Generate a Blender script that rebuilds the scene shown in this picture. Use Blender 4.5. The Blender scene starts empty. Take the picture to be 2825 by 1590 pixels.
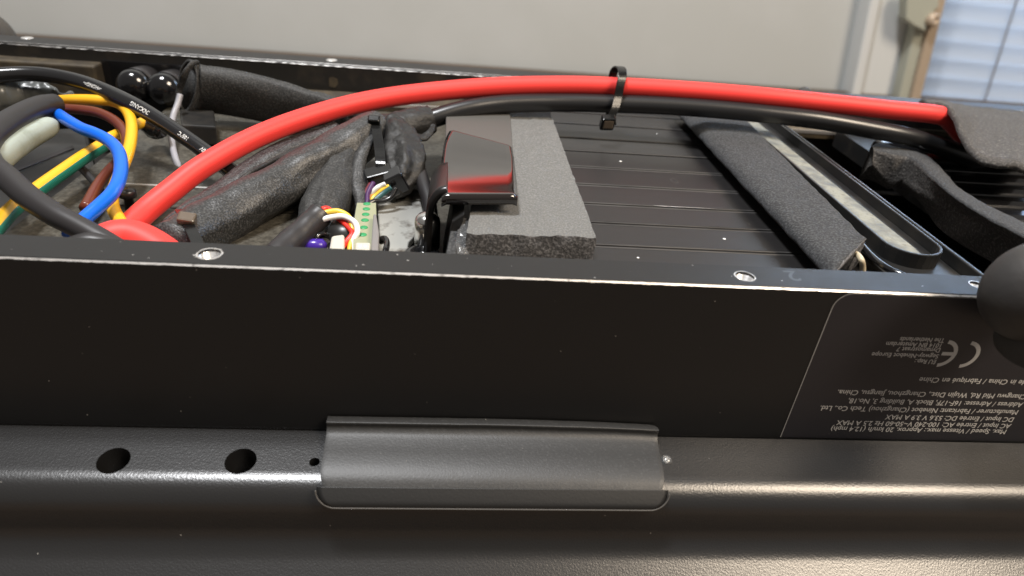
import bpy, math, random
from mathutils import Vector, Matrix, noise
random.seed(7)
S = bpy.context.scene
COL = S.collection
MM = 0.001

# ------------------------------------------------------------------ camera (millimetres in, metres out)
RIGHT = Vector((0.99462532, -0.06329874, 0.08193746))
UP = Vector((-0.03824423, 0.51080169, 0.85884749))
FWD = Vector((0.09621776, 0.85736509, -0.50563548))
CAM = Vector((0.0, -100.295221, 57.0027116))
FPX, CX, CY = 1886.66, 1412.5, 795.0
cd = bpy.data.cameras.new('camera')
cam = bpy.data.objects.new('camera', cd)
COL.objects.link(cam)
m = Matrix((RIGHT, UP, -FWD)).transposed().to_4x4()
m.translation = CAM * MM
cam.matrix_world = m
cd.sensor_width = 36.0
cd.lens = 36.0 * FPX / 2825.0
cd.clip_start = 0.004
cd.clip_end = 50
cd.dof.use_dof = True
cd.dof.focus_distance = 0.150
cd.dof.aperture_fstop = 19
S.camera = cam

# ------------------------------------------------------------------ world, lamps, exposure
w = bpy.data.worlds.new('World'); S.world = w; w.use_nodes = True
w.node_tree.nodes['Background'].inputs[0].default_value = (0.97, 0.92, 0.87, 1)
w.node_tree.nodes['Background'].inputs[1].default_value = 0.20
S.view_settings.view_transform = 'Standard'
S.view_settings.look = 'None'
S.view_settings.exposure = 0.0
S.view_settings.gamma = 1.0

def area(name, loc, target, size, power, color, shape='DISK', size_y=None):
    l = bpy.data.lights.new(name, 'AREA'); l.energy = power; l.color = color
    l.shape = shape; l.size = size * MM
    if size_y: l.size_y = size_y * MM
    o = bpy.data.objects.new(name, l); COL.objects.link(o)
    loc = Vector(loc); o.location = loc * MM
    d = Vector(target) - loc
    o.rotation_euler = d.to_track_quat('-Z', 'Y').to_euler()
    return o
# ceiling lamp: a cluster of three cool spots, above and a little to the left
for dx, dy in ((-85, 0), (85, 14), (7, 110)):
    area('ceiling_spot', (-260 + dx, 10 + dy, 1250), (-20, 30, -10), 90, 7.2, (0.98, 0.985, 1.0))
# a warm, wide room lamp on the other side
area('room_lamp', (620, -330, 820), (50, 0, -30), 420, 13.0, (1.0, 0.84, 0.66))
# daylight behind the window blind
area('window_daylight', (800, 800, 400), (800, 700, 330), 620, 10.0, (0.62, 0.79, 1.0), 'RECTANGLE', 420)

# ------------------------------------------------------------------ points from the photograph's viewpoint, at a real distance
def P(px, py, z=None, y=None, x=None):
    d = RIGHT * ((px - CX) / FPX) + UP * ((CY - py) / FPX) + FWD
    if z is not None: t = (z - CAM.z) / d.z
    elif y is not None: t = (y - CAM.y) / d.y
    else: t = (x - CAM.x) / d.x
    return CAM + d * t

# ------------------------------------------------------------------ object helpers
def tag(o, label=None, cat=None, group=None, kind=None):
    if label: o['label'] = label
    if cat: o['category'] = cat
    if group: o['group'] = group
    if kind: o['kind'] = kind
    return o

def thing(name, label, cat, base, group=None):
    o = bpy.data.objects.new(name, None); COL.objects.link(o)
    o.location = Vector(base) * MM
    o.empty_display_size = 0.005
    return tag(o, label, cat, group)

ORG = {}
def obj(name, geo, mat, parent=None, smooth=True, bevel=0, seg=2, origin=None):
    """geo = (verts in mm, world), faces; one mesh object"""
    V, F = geo[0], geo[1]
    if parent is not None:
        org = Vector(ORG.get(parent.name, parent.location / MM))
    elif origin is not None: org = Vector(origin)
    else:
        n = len(V)
        org = Vector((sum(v[0] for v in V) / n, sum(v[1] for v in V) / n, min(v[2] for v in V)))
    me = bpy.data.meshes.new(name)
    me.from_pydata([tuple((Vector(v) - org) * MM) for v in V], [], F)
    me.update()
    mats = mat if isinstance(mat, (list, tuple)) else [mat]
    for q in mats: me.materials.append(q)
    if len(geo) > 2:
        for i, k in enumerate(geo[2]): me.polygons[i].material_index = k
    if smooth:
        for p in me.polygons: p.use_smooth = True
    o = bpy.data.objects.new(name, me); COL.objects.link(o)
    if parent is not None:
        o.parent = parent
    else: o.location = org * MM
    ORG[o.name] = org
    if bevel:
        b = o.modifiers.new('bevel', 'BEVEL'); b.width = bevel * MM; b.segments = seg; b.limit_method = 'ANGLE'; b.angle_limit = 0.6
        b.harden_normals = False
        if smooth:
            me.shade_auto = True if hasattr(me, 'shade_auto') else None if False else True if False else None or None
    return o

def flat_obj(*a, **k):
    k['smooth'] = False
    return obj(*a, **k)

def box(x0, x1, y0, y1, z0, z1):
    V = [(x0, y0, z0), (x1, y0, z0), (x1, y1, z0), (x0, y1, z0), (x0, y0, z1), (x1, y0, z1), (x1, y1, z1), (x0, y1, z1)]
    return V, [(0, 3, 2, 1), (4, 5, 6, 7), (0, 1, 5, 4), (1, 2, 6, 5), (2, 3, 7, 6), (3, 0, 4, 7)]

def join(*gs):
    V, F, M = [], [], []
    for g in gs:
        o = len(V); V += list(g[0]); F += [tuple(i + o for i in f) for f in g[1]]
        M += list(g[2]) if len(g) > 2 else [0] * len(g[1])
    return V, F, M

def obox(c, ax, ay, az):
    c = Vector(c); ax, ay, az = Vector(ax), Vector(ay), Vector(az)
    V = [c + ax * a + ay * b + az * d for d in (-1, 1) for (a, b) in ((-1, -1), (1, -1), (1, 1), (-1, 1))]
    return V, [(0, 3, 2, 1), (4, 5, 6, 7), (0, 1, 5, 4), (1, 2, 6, 5), (2, 3, 7, 6), (3, 0, 4, 7)]

def slab(poly, thick, down=Vector((0, 0, -1))):
    n = len(poly); top = [Vector(p) for p in poly]
    a = sum((top[i].x * top[(i + 1) % n].y - top[(i + 1) % n].x * top[i].y) for i in range(n))
    if a < 0: top.reverse()
    V = top + [p + down * thick for p in top]
    F = [tuple(range(n)), tuple(range(2 * n - 1, n - 1, -1))]
    F += [(i, i + n, (i + 1) % n + n, (i + 1) % n) for i in range(n)]
    return V, F

def extrude_x(prof, x0, x1, nx=1, closed=True, wob=0, wsc=0.05, only=None):
    """profile = [(y,z)] swept along x"""
    V, F = [], []; n = len(prof)
    for i in range(nx + 1):
        x = x0 + (x1 - x0) * i / nx
        for k, (y, z) in enumerate(prof):
            dy = dz = 0
            if wob and (only is None or k in only):
                dy = noise.noise(Vector((x * wsc, k * 3.1, 1.7))) * wob
                dz = noise.noise(Vector((x * wsc, k * 3.1, 9.7))) * wob
            V.append((x, y + dy, z + dz))
    for i in range(nx):
        for k in range(n if closed else n - 1):
            a = i * n + k; b = i * n + (k + 1) % n
            F.append((a, b, b + n, a + n))
    if closed:
        F.append(tuple(range(n - 1, -1, -1))); F.append(tuple(range(nx * n, nx * n + n)))
    return V, F

def cr(pts, sub):
    """Catmull-Rom through tuples of any length"""
    out = []; n = len(pts)
    for i in range(n - 1):
        p0 = pts[max(i - 1, 0)]; p1 = pts[i]; p2 = pts[i + 1]; p3 = pts[min(i + 2, n - 1)]
        for s in range(sub):
            t = s / sub
            out.append(tuple(0.5 * ((2 * b) + (-a + c) * t + (2 * a - 5 * b + 4 * c - d) * t * t + (-a + 3 * b - 3 * c + d) * t ** 3)
                             for a, b, c, d in zip(p0, p1, p2, p3)))
    out.append(tuple(pts[-1]))
    return out

def frames(C):
    T = []
    for i in range(len(C)):
        a = C[max(i - 1, 0)]; b = C[min(i + 1, len(C) - 1)]
        T.append((b - a).normalized())
    u = Vector((0, 0, 1)); u = (u - T[0] * u.dot(T[0]))
    if u.length < 0.1: u = Vector((0, 1, 0)) - T[0] * T[0].y
    u.normalize(); N = []
    for t in T:
        u = (u - t * u.dot(t)).normalized(); N.append(u)
    return T, N

def tube(pts, n=18, sub=8, r=None, aspect=1.0, hint=None, wob=0.0, wsc=0.25, caps=True, hollow=0.0, stripe=None, seed=0, ridge=0, fold=0.0):
    """pts: (x,y,z[,r]). aspect = second radius / first; hint = direction of the first radius"""
    q = [tuple(p) + (() if len(p) > 3 else (r,)) for p in pts]
    q = cr(q, sub)
    C = [Vector(p[:3]) for p in q]; Rr = [p[3] for p in q]
    T, N = frames(C)
    V, F, M = [], [], []
    for i, c in enumerate(C):
        u = N[i]
        if hint is not None:
            h = Vector(hint); u = (h - T[i] * h.dot(T[i])).normalized()
        v = T[i].cross(u)
        for k in range(n):
            a = 2 * math.pi * k / n
            d = u * math.cos(a) + v * math.sin(a) * aspect
            rr = Rr[i]
            if fold: rr *= 1 + fold * (noise.noise(Vector((math.cos(a) * 1.3 + seed, math.sin(a) * 1.3, i * 0.035))) + 0.28 * noise.noise(Vector((math.cos(a) * 2.4, math.sin(a) * 2.4 + seed, i * 0.05))))
            p = c + d * rr
            if wob:
                nn = noise.noise(p * wsc + Vector((seed, 0, 0))) + 0.5 * noise.noise(p * wsc * 2.3 + Vector((0, seed, 0)))
                if ridge: nn += ridge * (abs(noise.noise(p * wsc * 0.9 + Vector((5, seed, 3)))) * -2 + .4)
                p = p + d.normalized() * nn * wob
            V.append(p)
    L = len(C)
    for i in range(L - 1):
        for k in range(n):
            a = i * n + k; b = i * n + (k + 1) % n
            F.append((a, b, b + n, a + n)); M.append(1 if stripe and stripe[0] <= k < stripe[1] else 0)
    if hollow:
        o = len(V)
        for i in (0, 1, 2):
            for k in range(n):
                V.append(C[i] + (V[i * n + k] - C[i]) * (1 - hollow))
        for k in range(n):
            k2 = (k + 1) % n
            F.append((k, o + k, o + k2, k2)); M.append(0)
            for j in (0, 1):
                F.append((o + j * n + k, o + (j + 1) * n + k, o + (j + 1) * n + k2, o + j * n + k2)); M.append(0)
        F.append(tuple(o + 2 * n + k for k in range(n))); M.append(0)
    elif caps:
        F.append(tuple(range(n - 1, -1, -1))); M.append(0)
    if caps:
        F.append(tuple((L - 1) * n + k for k in range(n))); M.append(0)
    return V, F, M

def band(loop, half, thick, closed=True):
    """flat strap: loop of centre points, half width vector, thickness outward"""
    n = len(loop); c = sum((Vector(p) for p in loop), Vector()) / n
    V, F = [], []
    for i, p in enumerate(loop):
        p = Vector(p)
        a = Vector(loop[(i - 1) % n]) if closed or i else p; b = Vector(loop[(i + 1) % n]) if closed or i < n - 1 else p
        t = (b - a).normalized(); o = t.cross(Vector(half)).normalized()
        if o.dot(p - c) < 0: o = -o
        V += [p - Vector(half), p + Vector(half), p + Vector(half) + o * thick, p - Vector(half) + o * thick]
    for i in range(n if closed else n - 1):
        a = i * 4; b = ((i + 1) % n) * 4
        for k in range(4):
            F.append((a + k, a + (k + 1) % 4, b + (k + 1) % 4, b + k))
    if not closed:
        F.append((3, 2, 1, 0)); F.append(((n - 1) * 4, (n - 1) * 4 + 1, (n - 1) * 4 + 2, (n - 1) * 4 + 3))
    return V, F

def lathe(c, axis, prof, n=28):
    """prof = [(along axis, radius)]"""
    c = Vector(c); ax = Vector(axis).normalized()
    u = ax.orthogonal().normalized(); v = ax.cross(u)
    V, F = [], []
    for h, r in prof:
        for k in range(n):
            a = 2 * math.pi * k / n
            V.append(c + ax * h + (u * math.cos(a) + v * math.sin(a)) * r)
    for i in range(len(prof) - 1):
        for k in range(n):
            a = i * n + k; b = i * n + (k + 1) % n
            F.append((a, b, b + n, a + n))
    F.append(tuple(range(n - 1, -1, -1))); F.append(tuple((len(prof) - 1) * n + k for k in range(n)))
    return V, F

def cut(geo, cutters):
    """boolean difference through the evaluated mesh; returns geometry in mm"""
    def tmp(g):
        me = bpy.data.meshes.new('tmp'); me.from_pydata([tuple(Vector(v)) for v in g[0]], [], g[1]); me.update()
        o = bpy.data.objects.new('tmp', me); COL.objects.link(o); return o
    a = tmp(geo); cs = []
    for g in cutters:
        c = tmp(g); cs.append(c)
        md = a.modifiers.new('b', 'BOOLEAN'); md.operation = 'DIFFERENCE'; md.solver = 'EXACT'; md.object = c
    dg = bpy.context.evaluated_depsgraph_get(); dg.update()
    me = bpy.data.meshes.new_from_object(a.evaluated_get(dg))
    V = [tuple(v.co) for v in me.vertices]; F = [tuple(p.vertices) for p in me.polygons]
    for o in [a] + cs:
        d = o.data; bpy.data.objects.remove(o); bpy.data.meshes.remove(d)
    bpy.data.meshes.remove(me)
    return V, F

def text_geo(body, size, origin, ex, ey, lift=0.0, shear=0.0, align='LEFT', space=1.0, wrap=None):
    """flat letters: size in mm, ex = reading direction, ey = letter-up direction"""
    cu = bpy.data.curves.new('t', 'FONT'); cu.body = body; cu.size = size; cu.shear = shear; cu.align_x = align
    cu.space_character = space; cu.resolution_u = 3; cu.offset = size * 0.012
    o = bpy.data.objects.new('t', cu); COL.objects.link(o)
    dg = bpy.context.evaluated_depsgraph_get(); dg.update()
    me = bpy.data.meshes.new_from_object(o.evaluated_get(dg))
    ex = Vector(ex).normalized(); ey = Vector(ey).normalized(); en = ex.cross(ey)
    org = Vector(origin)
    V = [org + ex * v.co.x + ey * v.co.y + en * lift for v in me.vertices]
    if wrap: V = [wrap(v.co.x, v.co.y) for v in me.vertices]
    F = [tuple(p.vertices) for p in me.polygons]
    bpy.data.objects.remove(o); bpy.data.curves.remove(cu); bpy.data.meshes.remove(me)
    return V, F

# ------------------------------------------------------------------ materials (texture space in millimetres)
def mat(name, base, rough=0.5, metal=0.0, spec=0.5, bump=None, speck=None, dust=0.0, coat=0.0, blot=None,
        rvar=0.0, trans=0.0, stretch=None, sheen=0.0, scratch=0.0):
    M = bpy.data.materials.new(name); M.use_nodes = True
    nt = M.node_tree; N = nt.nodes; L = nt.links
    b = N['Principled BSDF']
    b.inputs['Roughness'].default_value = rough; b.inputs['Metallic'].default_value = metal
    b.inputs['Specular IOR Level'].default_value = spec
    b.inputs['Coat Weight'].default_value = coat; b.inputs['Coat Roughness'].default_value = 0.08
    if sheen: b.inputs['Sheen Weight'].default_value = sheen; b.inputs['Sheen Roughness'].default_value = 0.4
    if trans: b.inputs['Transmission Weight'].default_value = trans
    tc = N.new('ShaderNodeTexCoord'); mp = N.new('ShaderNodeMapping'); L.new(tc.outputs['Object'], mp.inputs[0])
    s = stretch or (1, 1, 1)
    mp.inputs['Scale'].default_value = (1000 * s[0], 1000 * s[1], 1000 * s[2])
    def nz(scale, detail=3, ro=0.6, src=None):
        t = N.new('ShaderNodeTexNoise'); t.inputs['Scale'].default_value = scale; t.inputs['Detail'].default_value = detail
        t.inputs['Roughness'].default_value = ro; L.new((src or mp).outputs[0], t.inputs['Vector']); return t
    def ramp(src, lo, hi):
        r = N.new('ShaderNodeMapRange'); r.inputs[1].default_value = lo; r.inputs[2].default_value = hi
        L.new(src, r.inputs[0]); return r.outputs[0]
    def mixc(f, a, c):
        x = N.new('ShaderNodeMix'); x.data_type = 'RGBA'
        L.new(f, x.inputs[0])
        if isinstance(a, tuple): x.inputs[6].default_value = (*a, 1)
        else: L.new(a, x.inputs[6])
        if isinstance(c, tuple): x.inputs[7].default_value = (*c, 1)
        else: L.new(c, x.inputs[7])
        return x.outputs[2]
    col = tuple(base)
    if blot:      # (colour, scale, lo, hi)
        col = mixc(ramp(nz(blot[1], 4).outputs[0], blot[2], blot[3]), col, tuple(blot[0]))
    if speck:
        col = mixc(ramp(nz(speck[1], 2).outputs[0], speck[2], speck[3]), col, tuple(speck[0]))
    if dust:
        vo = N.new('ShaderNodeTexVoronoi'); vo.inputs['Scale'].default_value = 0.42
        L.new(tc.outputs['Object'], vo.inputs[0])
        m2 = N.new('ShaderNodeMapping'); m2.inputs['Scale'].default_value = (1000, 1000, 1000)
        L.new(tc.outputs['Object'], m2.inputs[0]); L.new(m2.outputs[0], vo.inputs[0])
        sp = N.new('ShaderNodeSeparateColor'); L.new(vo.outputs['Color'], sp.inputs[0])
        # radius threshold varies per cell, most cells carry no grain
        thr = ramp(sp.outputs[0], 1 - dust, 1.0)
        ml = N.new('ShaderNodeMath'); ml.operation = 'MULTIPLY'; L.new(thr, ml.inputs[0]); ml.inputs[1].default_value = 0.055
        lt = N.new('ShaderNodeMath'); lt.operation = 'LESS_THAN'; L.new(vo.outputs['Distance'], lt.inputs[0]); L.new(ml.outputs[0], lt.inputs[1])
        m3 = N.new('ShaderNodeMath'); m3.operation = 'MULTIPLY'; L.new(lt.outputs[0], m3.inputs[0]); m3.inputs[1].default_value = 0.6
        col = mixc(m3.outputs[0], col, (0.42, 0.40, 0.37))
    if isinstance(col, tuple): b.inputs['Base Color'].default_value = (*col, 1)
    else: L.new(col, b.inputs['Base Color'])
    if rvar:
        rr = N.new('ShaderNodeMapRange'); rr.inputs[3].default_value = rough - rvar; rr.inputs[4].default_value = rough + rvar
        L.new(nz(0.15, 5).outputs[0], rr.inputs[0]); L.new(rr.outputs[0], b.inputs['Roughness'])
    if bump:      # (scale per mm, strength, distance in mm)
        bp = N.new('ShaderNodeBump'); bp.inputs['Strength'].default_value = bump[1]; bp.inputs['Distance'].default_value = bump[2] * MM
        L.new(nz(bump[0], 3, 0.5).outputs[0], bp.inputs['Height'])
        L.new(bp.outputs[0], b.inputs['Normal'])
    return M

K = {}
K['rail'] = mat('black_anodised_rail', (0.012, 0.0115, 0.0115), 0.45, 0.0, 0.40, bump=(3.0, 0.10, 0.05), dust=0.06, rvar=0.06)
K['wall'] = mat('black_painted_aluminium', (0.0100, 0.0102, 0.0110), 0.40, 0, 0.45, bump=(2.2, 0.06, 0.06), dust=0.30, rvar=0.05)
K['tray'] = mat('textured_black_powder_coat', (0.013, 0.013, 0.0135), 0.30, 0, 0.9, bump=(2.8, 0.36, 0.10), dust=0.22)
K['bare'] = mat('bare_worn_edge', (0.66, 0.64, 0.62), 0.38, 0.7, 0.5, blot=((0.20, 0.19, 0.18), 0.5, 0.55, 0.72))
K['label'] = mat('dark_label_film', (0.022, 0.021, 0.026), 0.42, 0, 0.5, bump=(1.2, 0.05, 0.05), dust=0.05)
K['print'] = mat('grey_print', (0.62, 0.61, 0.59), 0.6)
K['line'] = mat('label_edge', (0.30, 0.30, 0.30), 0.5)
K['plug'] = mat('matt_rubber', (0.027, 0.0275, 0.028), 0.47, 0, 0.50, bump=(2.6, 0.35, 0.09), speck=((0.046, 0.047, 0.048), 1.9, 0.55, 0.75), dust=0.30)
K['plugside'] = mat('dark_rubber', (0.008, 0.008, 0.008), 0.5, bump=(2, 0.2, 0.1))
K['clear'] = mat('clear_peg', (0.6, 0.6, 0.6), 0.12, 0, 0.6, trans=0.85)
K['floor'] = mat('mottled_anodised_floor', (0.045, 0.040, 0.031), 0.50, 0.15, 0.5, bump=(1.3, 0.25, 0.1), blot=((0.105, 0.097, 0.078), 0.9, 0.40, 0.68), dust=0.05)
K['inner'] = mat('inner_black_wall', (0.016, 0.015, 0.014), 0.45, 0, 0.45, blot=((0.05, 0.04, 0.03), 0.06, 0.55, 0.75), dust=0.12)
K['rust'] = mat('brownish_step', (0.05, 0.042, 0.032), 0.5, 0.2, 0.5, blot=((0.10, 0.08, 0.05), 0.2, 0.4, 0.7))
K['rib'] = mat('ribbed_battery_case', (0.017, 0.0160, 0.0162), 0.36, 0, 0.40, bump=(0.9, 0.10, 0.06), dust=0.14, stretch=(0.12, 1, 1), rvar=0.05)
K['ridge'] = mat('ribbed_battery_ridge', (0.05, 0.047, 0.045), 0.45, 0.1, 0.5, blot=((0.016, 0.015, 0.015), 0.05, 0.45, 0.7))
K['red'] = mat('red_silicone', (0.84, 0.048, 0.040), 0.50, 0, 0.36, bump=(2.5, 0.06, 0.05), sheen=0.1)
K['blackcable'] = mat('black_pvc_cable', (0.014, 0.014, 0.015), 0.30, 0, 0.6, bump=(1.0, 0.05, 0.08), dust=0.03)
K['glosscable'] = mat('glossy_black_cable', (0.012, 0.012, 0.013), 0.22, 0, 0.6, dust=0.02)
K['thickcable'] = mat('matt_black_cable', (0.022, 0.020, 0.021), 0.42, 0, 0.5, bump=(1.5, 0.06, 0.06))
K['yellow'] = mat('yellow_insulation', (0.84, 0.44, 0.018), 0.32)
K['green'] = mat('green_insulation', (0.01, 0.16, 0.11), 0.35)
K['brown'] = mat('brown_insulation', (0.125, 0.030, 0.017), 0.28)
K['blue'] = mat('blue_insulation', (0.005, 0.13, 0.72), 0.28)
K['grey'] = mat('grey_insulation', (0.30, 0.30, 0.33), 0.4)
K['palegreen'] = mat('pale_green_sleeve', (0.36, 0.41, 0.36), 0.5, bump=(1, 0.1, 0.1), blot=((0.24, 0.27, 0.22), 0.2, 0.45, 0.7))
K['white'] = mat('white_insulation', (0.80, 0.80, 0.78), 0.3)
K['orange'] = mat('orange_insulation', (0.75, 0.30, 0.05), 0.35)
K['purple'] = mat('purple_insulation', (0.06, 0.018, 0.09), 0.35)
K['smallred'] = mat('thin_red_insulation', (0.72, 0.03, 0.02), 0.32)
K['smallyel'] = mat('thin_yellow_insulation', (0.82, 0.55, 0.06), 0.32)
K['teal'] = mat('teal_insulation', (0.03, 0.10, 0.11), 0.35)
K['fleece'] = mat('speckled_fleece_sleeve', (0.016, 0.016, 0.016), 0.42, 0, 0.55, bump=(2.4, 0.7, 0.15), speck=((0.085, 0.085, 0.085), 2.6, 0.46, 0.68))
K['fleece2'] = mat('darker_fleece_sleeve', (0.020, 0.0198, 0.0195), 0.62, 0, 0.4, bump=(2.4, 0.6, 0.15), speck=((0.072, 0.072, 0.070), 2.4, 0.46, 0.70))
K['tape'] = mat('black_cloth_tape', (0.013, 0.0125, 0.012), 0.55, 0, 0.45, bump=(1.3, 0.6, 0.25), speck=((0.045, 0.043, 0.04), 1.8, 0.55, 0.75))
K['tie'] = mat('black_nylon_tie', (0.006, 0.006, 0.006), 0.25, 0, 0.4, bump=(0.8, 0.2, 0.1))
K['tiehead'] = mat('nylon_tie_head', (0.11, 0.085, 0.062), 0.3, 0, 0.6)
K['foam'] = mat('light_grey_foam', (0.125, 0.125, 0.121), 0.9, 0, 0.2, bump=(2.0, 0.6, 0.20), speck=((0.19, 0.19, 0.185), 2.6, 0.44, 0.68))
K['foamside'] = mat('open_cell_cut_foam', (0.10, 0.10, 0.105), 0.8, 0, 0.3, bump=(1.8, 0.8, 0.28), speck=((0.27, 0.27, 0.285), 1.8, 0.46, 0.68))
K['darkfoam'] = mat('dark_grey_foam', (0.036, 0.037, 0.039), 0.85, 0, 0.25, bump=(2.2, 0.6, 0.18), speck=((0.085, 0.087, 0.09), 2.2, 0.44, 0.68))
K['brownfoam'] = mat('brownish_foam', (0.062, 0.058, 0.055), 0.9, 0, 0.3, bump=(1.4, 0.9, 0.30), speck=((0.15, 0.14, 0.13), 1.6, 0.50, 0.70))
K['bracket'] = mat('glossy_black_metal', (0.012, 0.009, 0.008), 0.07, 0, 0.8, coat=0.4, dust=0.02)
K['leg'] = mat('black_enamel', (0.010, 0.009, 0.009), 0.28, 0, 0.5)
K['plastic'] = mat('black_plastic', (0.017, 0.017, 0.017), 0.33, 0, 0.5, bump=(0.9, 0.08, 0.1), blot=((0.035, 0.032, 0.028), 0.12, 0.5, 0.75), dust=0.06)
K['glue'] = mat('mottled_glue_foam', (0.25, 0.25, 0.21), 0.7, 0, 0.4, bump=(0.8, 0.5, 0.25), blot=((0.12, 0.13, 0.13), 0.22, 0.40, 0.66), speck=((0.17, 0.165, 0.14), 0.9, 0.5, 0.7))
K['shinyblack'] = mat('shiny_black_component', (0.008, 0.008, 0.009), 0.14, 0, 0.5, coat=0.4, dust=0.1)
K['chrome'] = mat('silver_metal', (0.72, 0.71, 0.69), 0.22, 1.0)
K['plate'] = mat('light_metal_plate', (0.50, 0.50, 0.47), 0.42, 0.5, 0.5, bump=(1.2, 0.2, 0.1), blot=((0.09, 0.07, 0.055), 0.13, 0.52, 0.66))
K['conn'] = mat('milky_connector', (0.68, 0.66, 0.58), 0.3, 0, 0.5, trans=0.25)
K['pcb'] = mat('pale_pcb', (0.30, 0.31, 0.20), 0.45)
K['pad'] = mat('green_pad', (0.03, 0.28, 0.10), 0.4)
K['violet'] = mat('violet_part', (0.05, 0.02, 0.28), 0.25)
K['screw'] = mat('zinc_thread', (0.92, 0.91, 0.90), 0.30, 0.85)
K['tan'] = mat('cream_wire', (0.55, 0.47, 0.33), 0.35)
K['wallpaint'] = mat('painted_room_wall', (0.53, 0.545, 0.54), 0.85, 0, 0.3, blot=((0.50, 0.515, 0.505), 0.006, 0.4, 0.6))
K['upvc'] = mat('white_window_frame', (0.66, 0.68, 0.68), 0.4, 0, 0.4)
K['upvcg'] = mat('window_gasket', (0.44, 0.46, 0.45), 0.5)
K['brass'] = mat('brass_hinge', (0.50, 0.40, 0.30), 0.45, 0.2)
K['hinge'] = mat('painted_hinge_plate', (0.42, 0.43, 0.36), 0.45)
K['darkp'] = mat('dark_rubber_part', (0.045, 0.042, 0.040), 0.6, 0, 0.35, bump=(0.9, 0.25, 0.2), blot=((0.075, 0.068, 0.058), 0.05, 0.45, 0.7), dust=0.12)
K['table'] = mat('brown_table_top', (0.105, 0.080, 0.060), 0.5, 0, 0.4, blot=((0.075, 0.048, 0.030), 0.012, 0.35, 0.7), stretch=(1, 6, 1))
K['mat'] = mat('tan_table_mat', (0.74, 0.64, 0.50), 0.8, 0, 0.3)

sl = bpy.data.materials.new('blind_slat'); sl.use_nodes = True
nt = sl.node_tree; b = nt.nodes['Principled BSDF']; b.inputs['Base Color'].default_value = (0.78, 0.82, 0.88, 1); b.inputs['Roughness'].default_value = 0.5
tr = nt.nodes.new('ShaderNodeBsdfTranslucent'); tr.inputs[0].default_value = (0.80, 0.88, 0.98, 1)
mx = nt.nodes.new('ShaderNodeMixShader'); mx.inputs[0].default_value = 0.55
nt.links.new(b.outputs[0], mx.inputs[1]); nt.links.new(tr.outputs[0], mx.inputs[2]); nt.links.new(mx.outputs[0], nt.nodes['Material Output'].inputs[0])
K['slat'] = sl

# ================================================================== SETTING
tag(obj('table', box(-900, 1100, -700, 690, -150, -120), K['table'], smooth=False), kind='structure')
tag(obj('room_wall', box(-1400, 470, 700, 760, -700, 900), K['wallpaint'], smooth=False), kind='structure')
tag(obj('wall_above_window', box(470, 1500, 700, 760, 640, 900), K['wallpaint'], smooth=False), kind='structure')
tag(obj('wall_below_window', box(470, 1500, 700, 760, -700, -330), K['wallpaint'], smooth=False), kind='structure')

# window: frame, sash, hinge, blind (rear plane y = 700)
YW = 690
win = thing('window', 'white framed window at the right with an exposed hinge and a lowered blind', 'window', (520, YW, -330))
def quad_prism(poly, y0, y1):
    """poly of (x,z); front face at y0"""
    n = len(poly)
    a = sum(poly[i][0] * poly[(i + 1) % n][1] - poly[(i + 1) % n][0] * poly[i][1] for i in range(n))
    if a < 0: poly = poly[::-1]
    V = [(x, y0, z) for x, z in poly] + [(x, y1, z) for x, z in poly]
    F = [tuple(range(n)), tuple(range(2 * n - 1, n - 1, -1))] + [(i, i + n, (i + 1) % n + n, (i + 1) % n) for i in range(n)]
    return V, F
def col_w(pl, pr, y):
    """post whose sides pass through pixel pairs (top at row 0, bottom at row 262), continued up and down"""
    out = []
    for (xa, ya), (xb, yb) in (pl, pr):
        a = P(xa, ya, y=y); b = P(xb, yb, y=y)
        d = (a.x - b.x) / (a.z - b.z) if abs(a.z - b.z) > 1 else 0
        b = (a + b) * 0.5; d = -0.135
        out.append(((b.x + d * (-330 - b.z), -330), (b.x + d * (500 - b.z), 500)))
    (l0, l1), (r0, r1) = out
    return [l0, r0, r1, l1]
obj('outer_frame', quad_prism(col_w(((2405, 0), (2348, 262)), ((2432, 0), (2378, 262)), YW - 16), YW - 16, YW + 20), K['upvc'], win, smooth=False, bevel=3)
obj('sash', quad_prism(col_w(((2426, 0), (2372, 262)), ((2560, 0), (2556, 262)), YW - 6), YW - 6, YW + 20), K['upvc'], win, smooth=False, bevel=2)
h = obj('hinge', quad_prism(col_w(((2500, 60), (2508, 262)), ((2566, 60), (2538, 262)), YW - 24), YW - 24, YW - 8), K['hinge'], win, smooth=False, bevel=2)
hp = [P(2502, -20, y=YW - 34), P(2590, -20, y=YW - 34), P(2592, 18, y=YW - 34), P(2560, 55, y=YW - 34), P(2556, 90, y=YW - 34), P(2520, 72, y=YW - 34), P(2499, 55, y=YW - 34)]
obj('hinge_cover', quad_prism([(p.x, p.z) for p in hp], YW - 34, YW - 18), K['hinge'], win, smooth=False, bevel=2)
obj('brass_strip', quad_prism(col_w(((2562, 16), (2532, 262)), ((2592, 16), (2556, 262)), YW - 30), YW - 30, YW - 22)[0:2], K['brass'], win, smooth=False, bevel=1)
c = P(2575, 55, y=YW - 36)
obj('hinge_screw', lathe(c, (0.3, -1, 0.1), [(-8, 7), (0, 7.2), (3, 6.5), (4, 5), (4, 2.5), (2, 2.2)]), K['brass'], win)
bl = thing('window_blind', 'pale blue backlit blind with horizontal slats beside the window hinge', 'blind', (760, 712, -330))
pitch = 21.0
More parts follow.
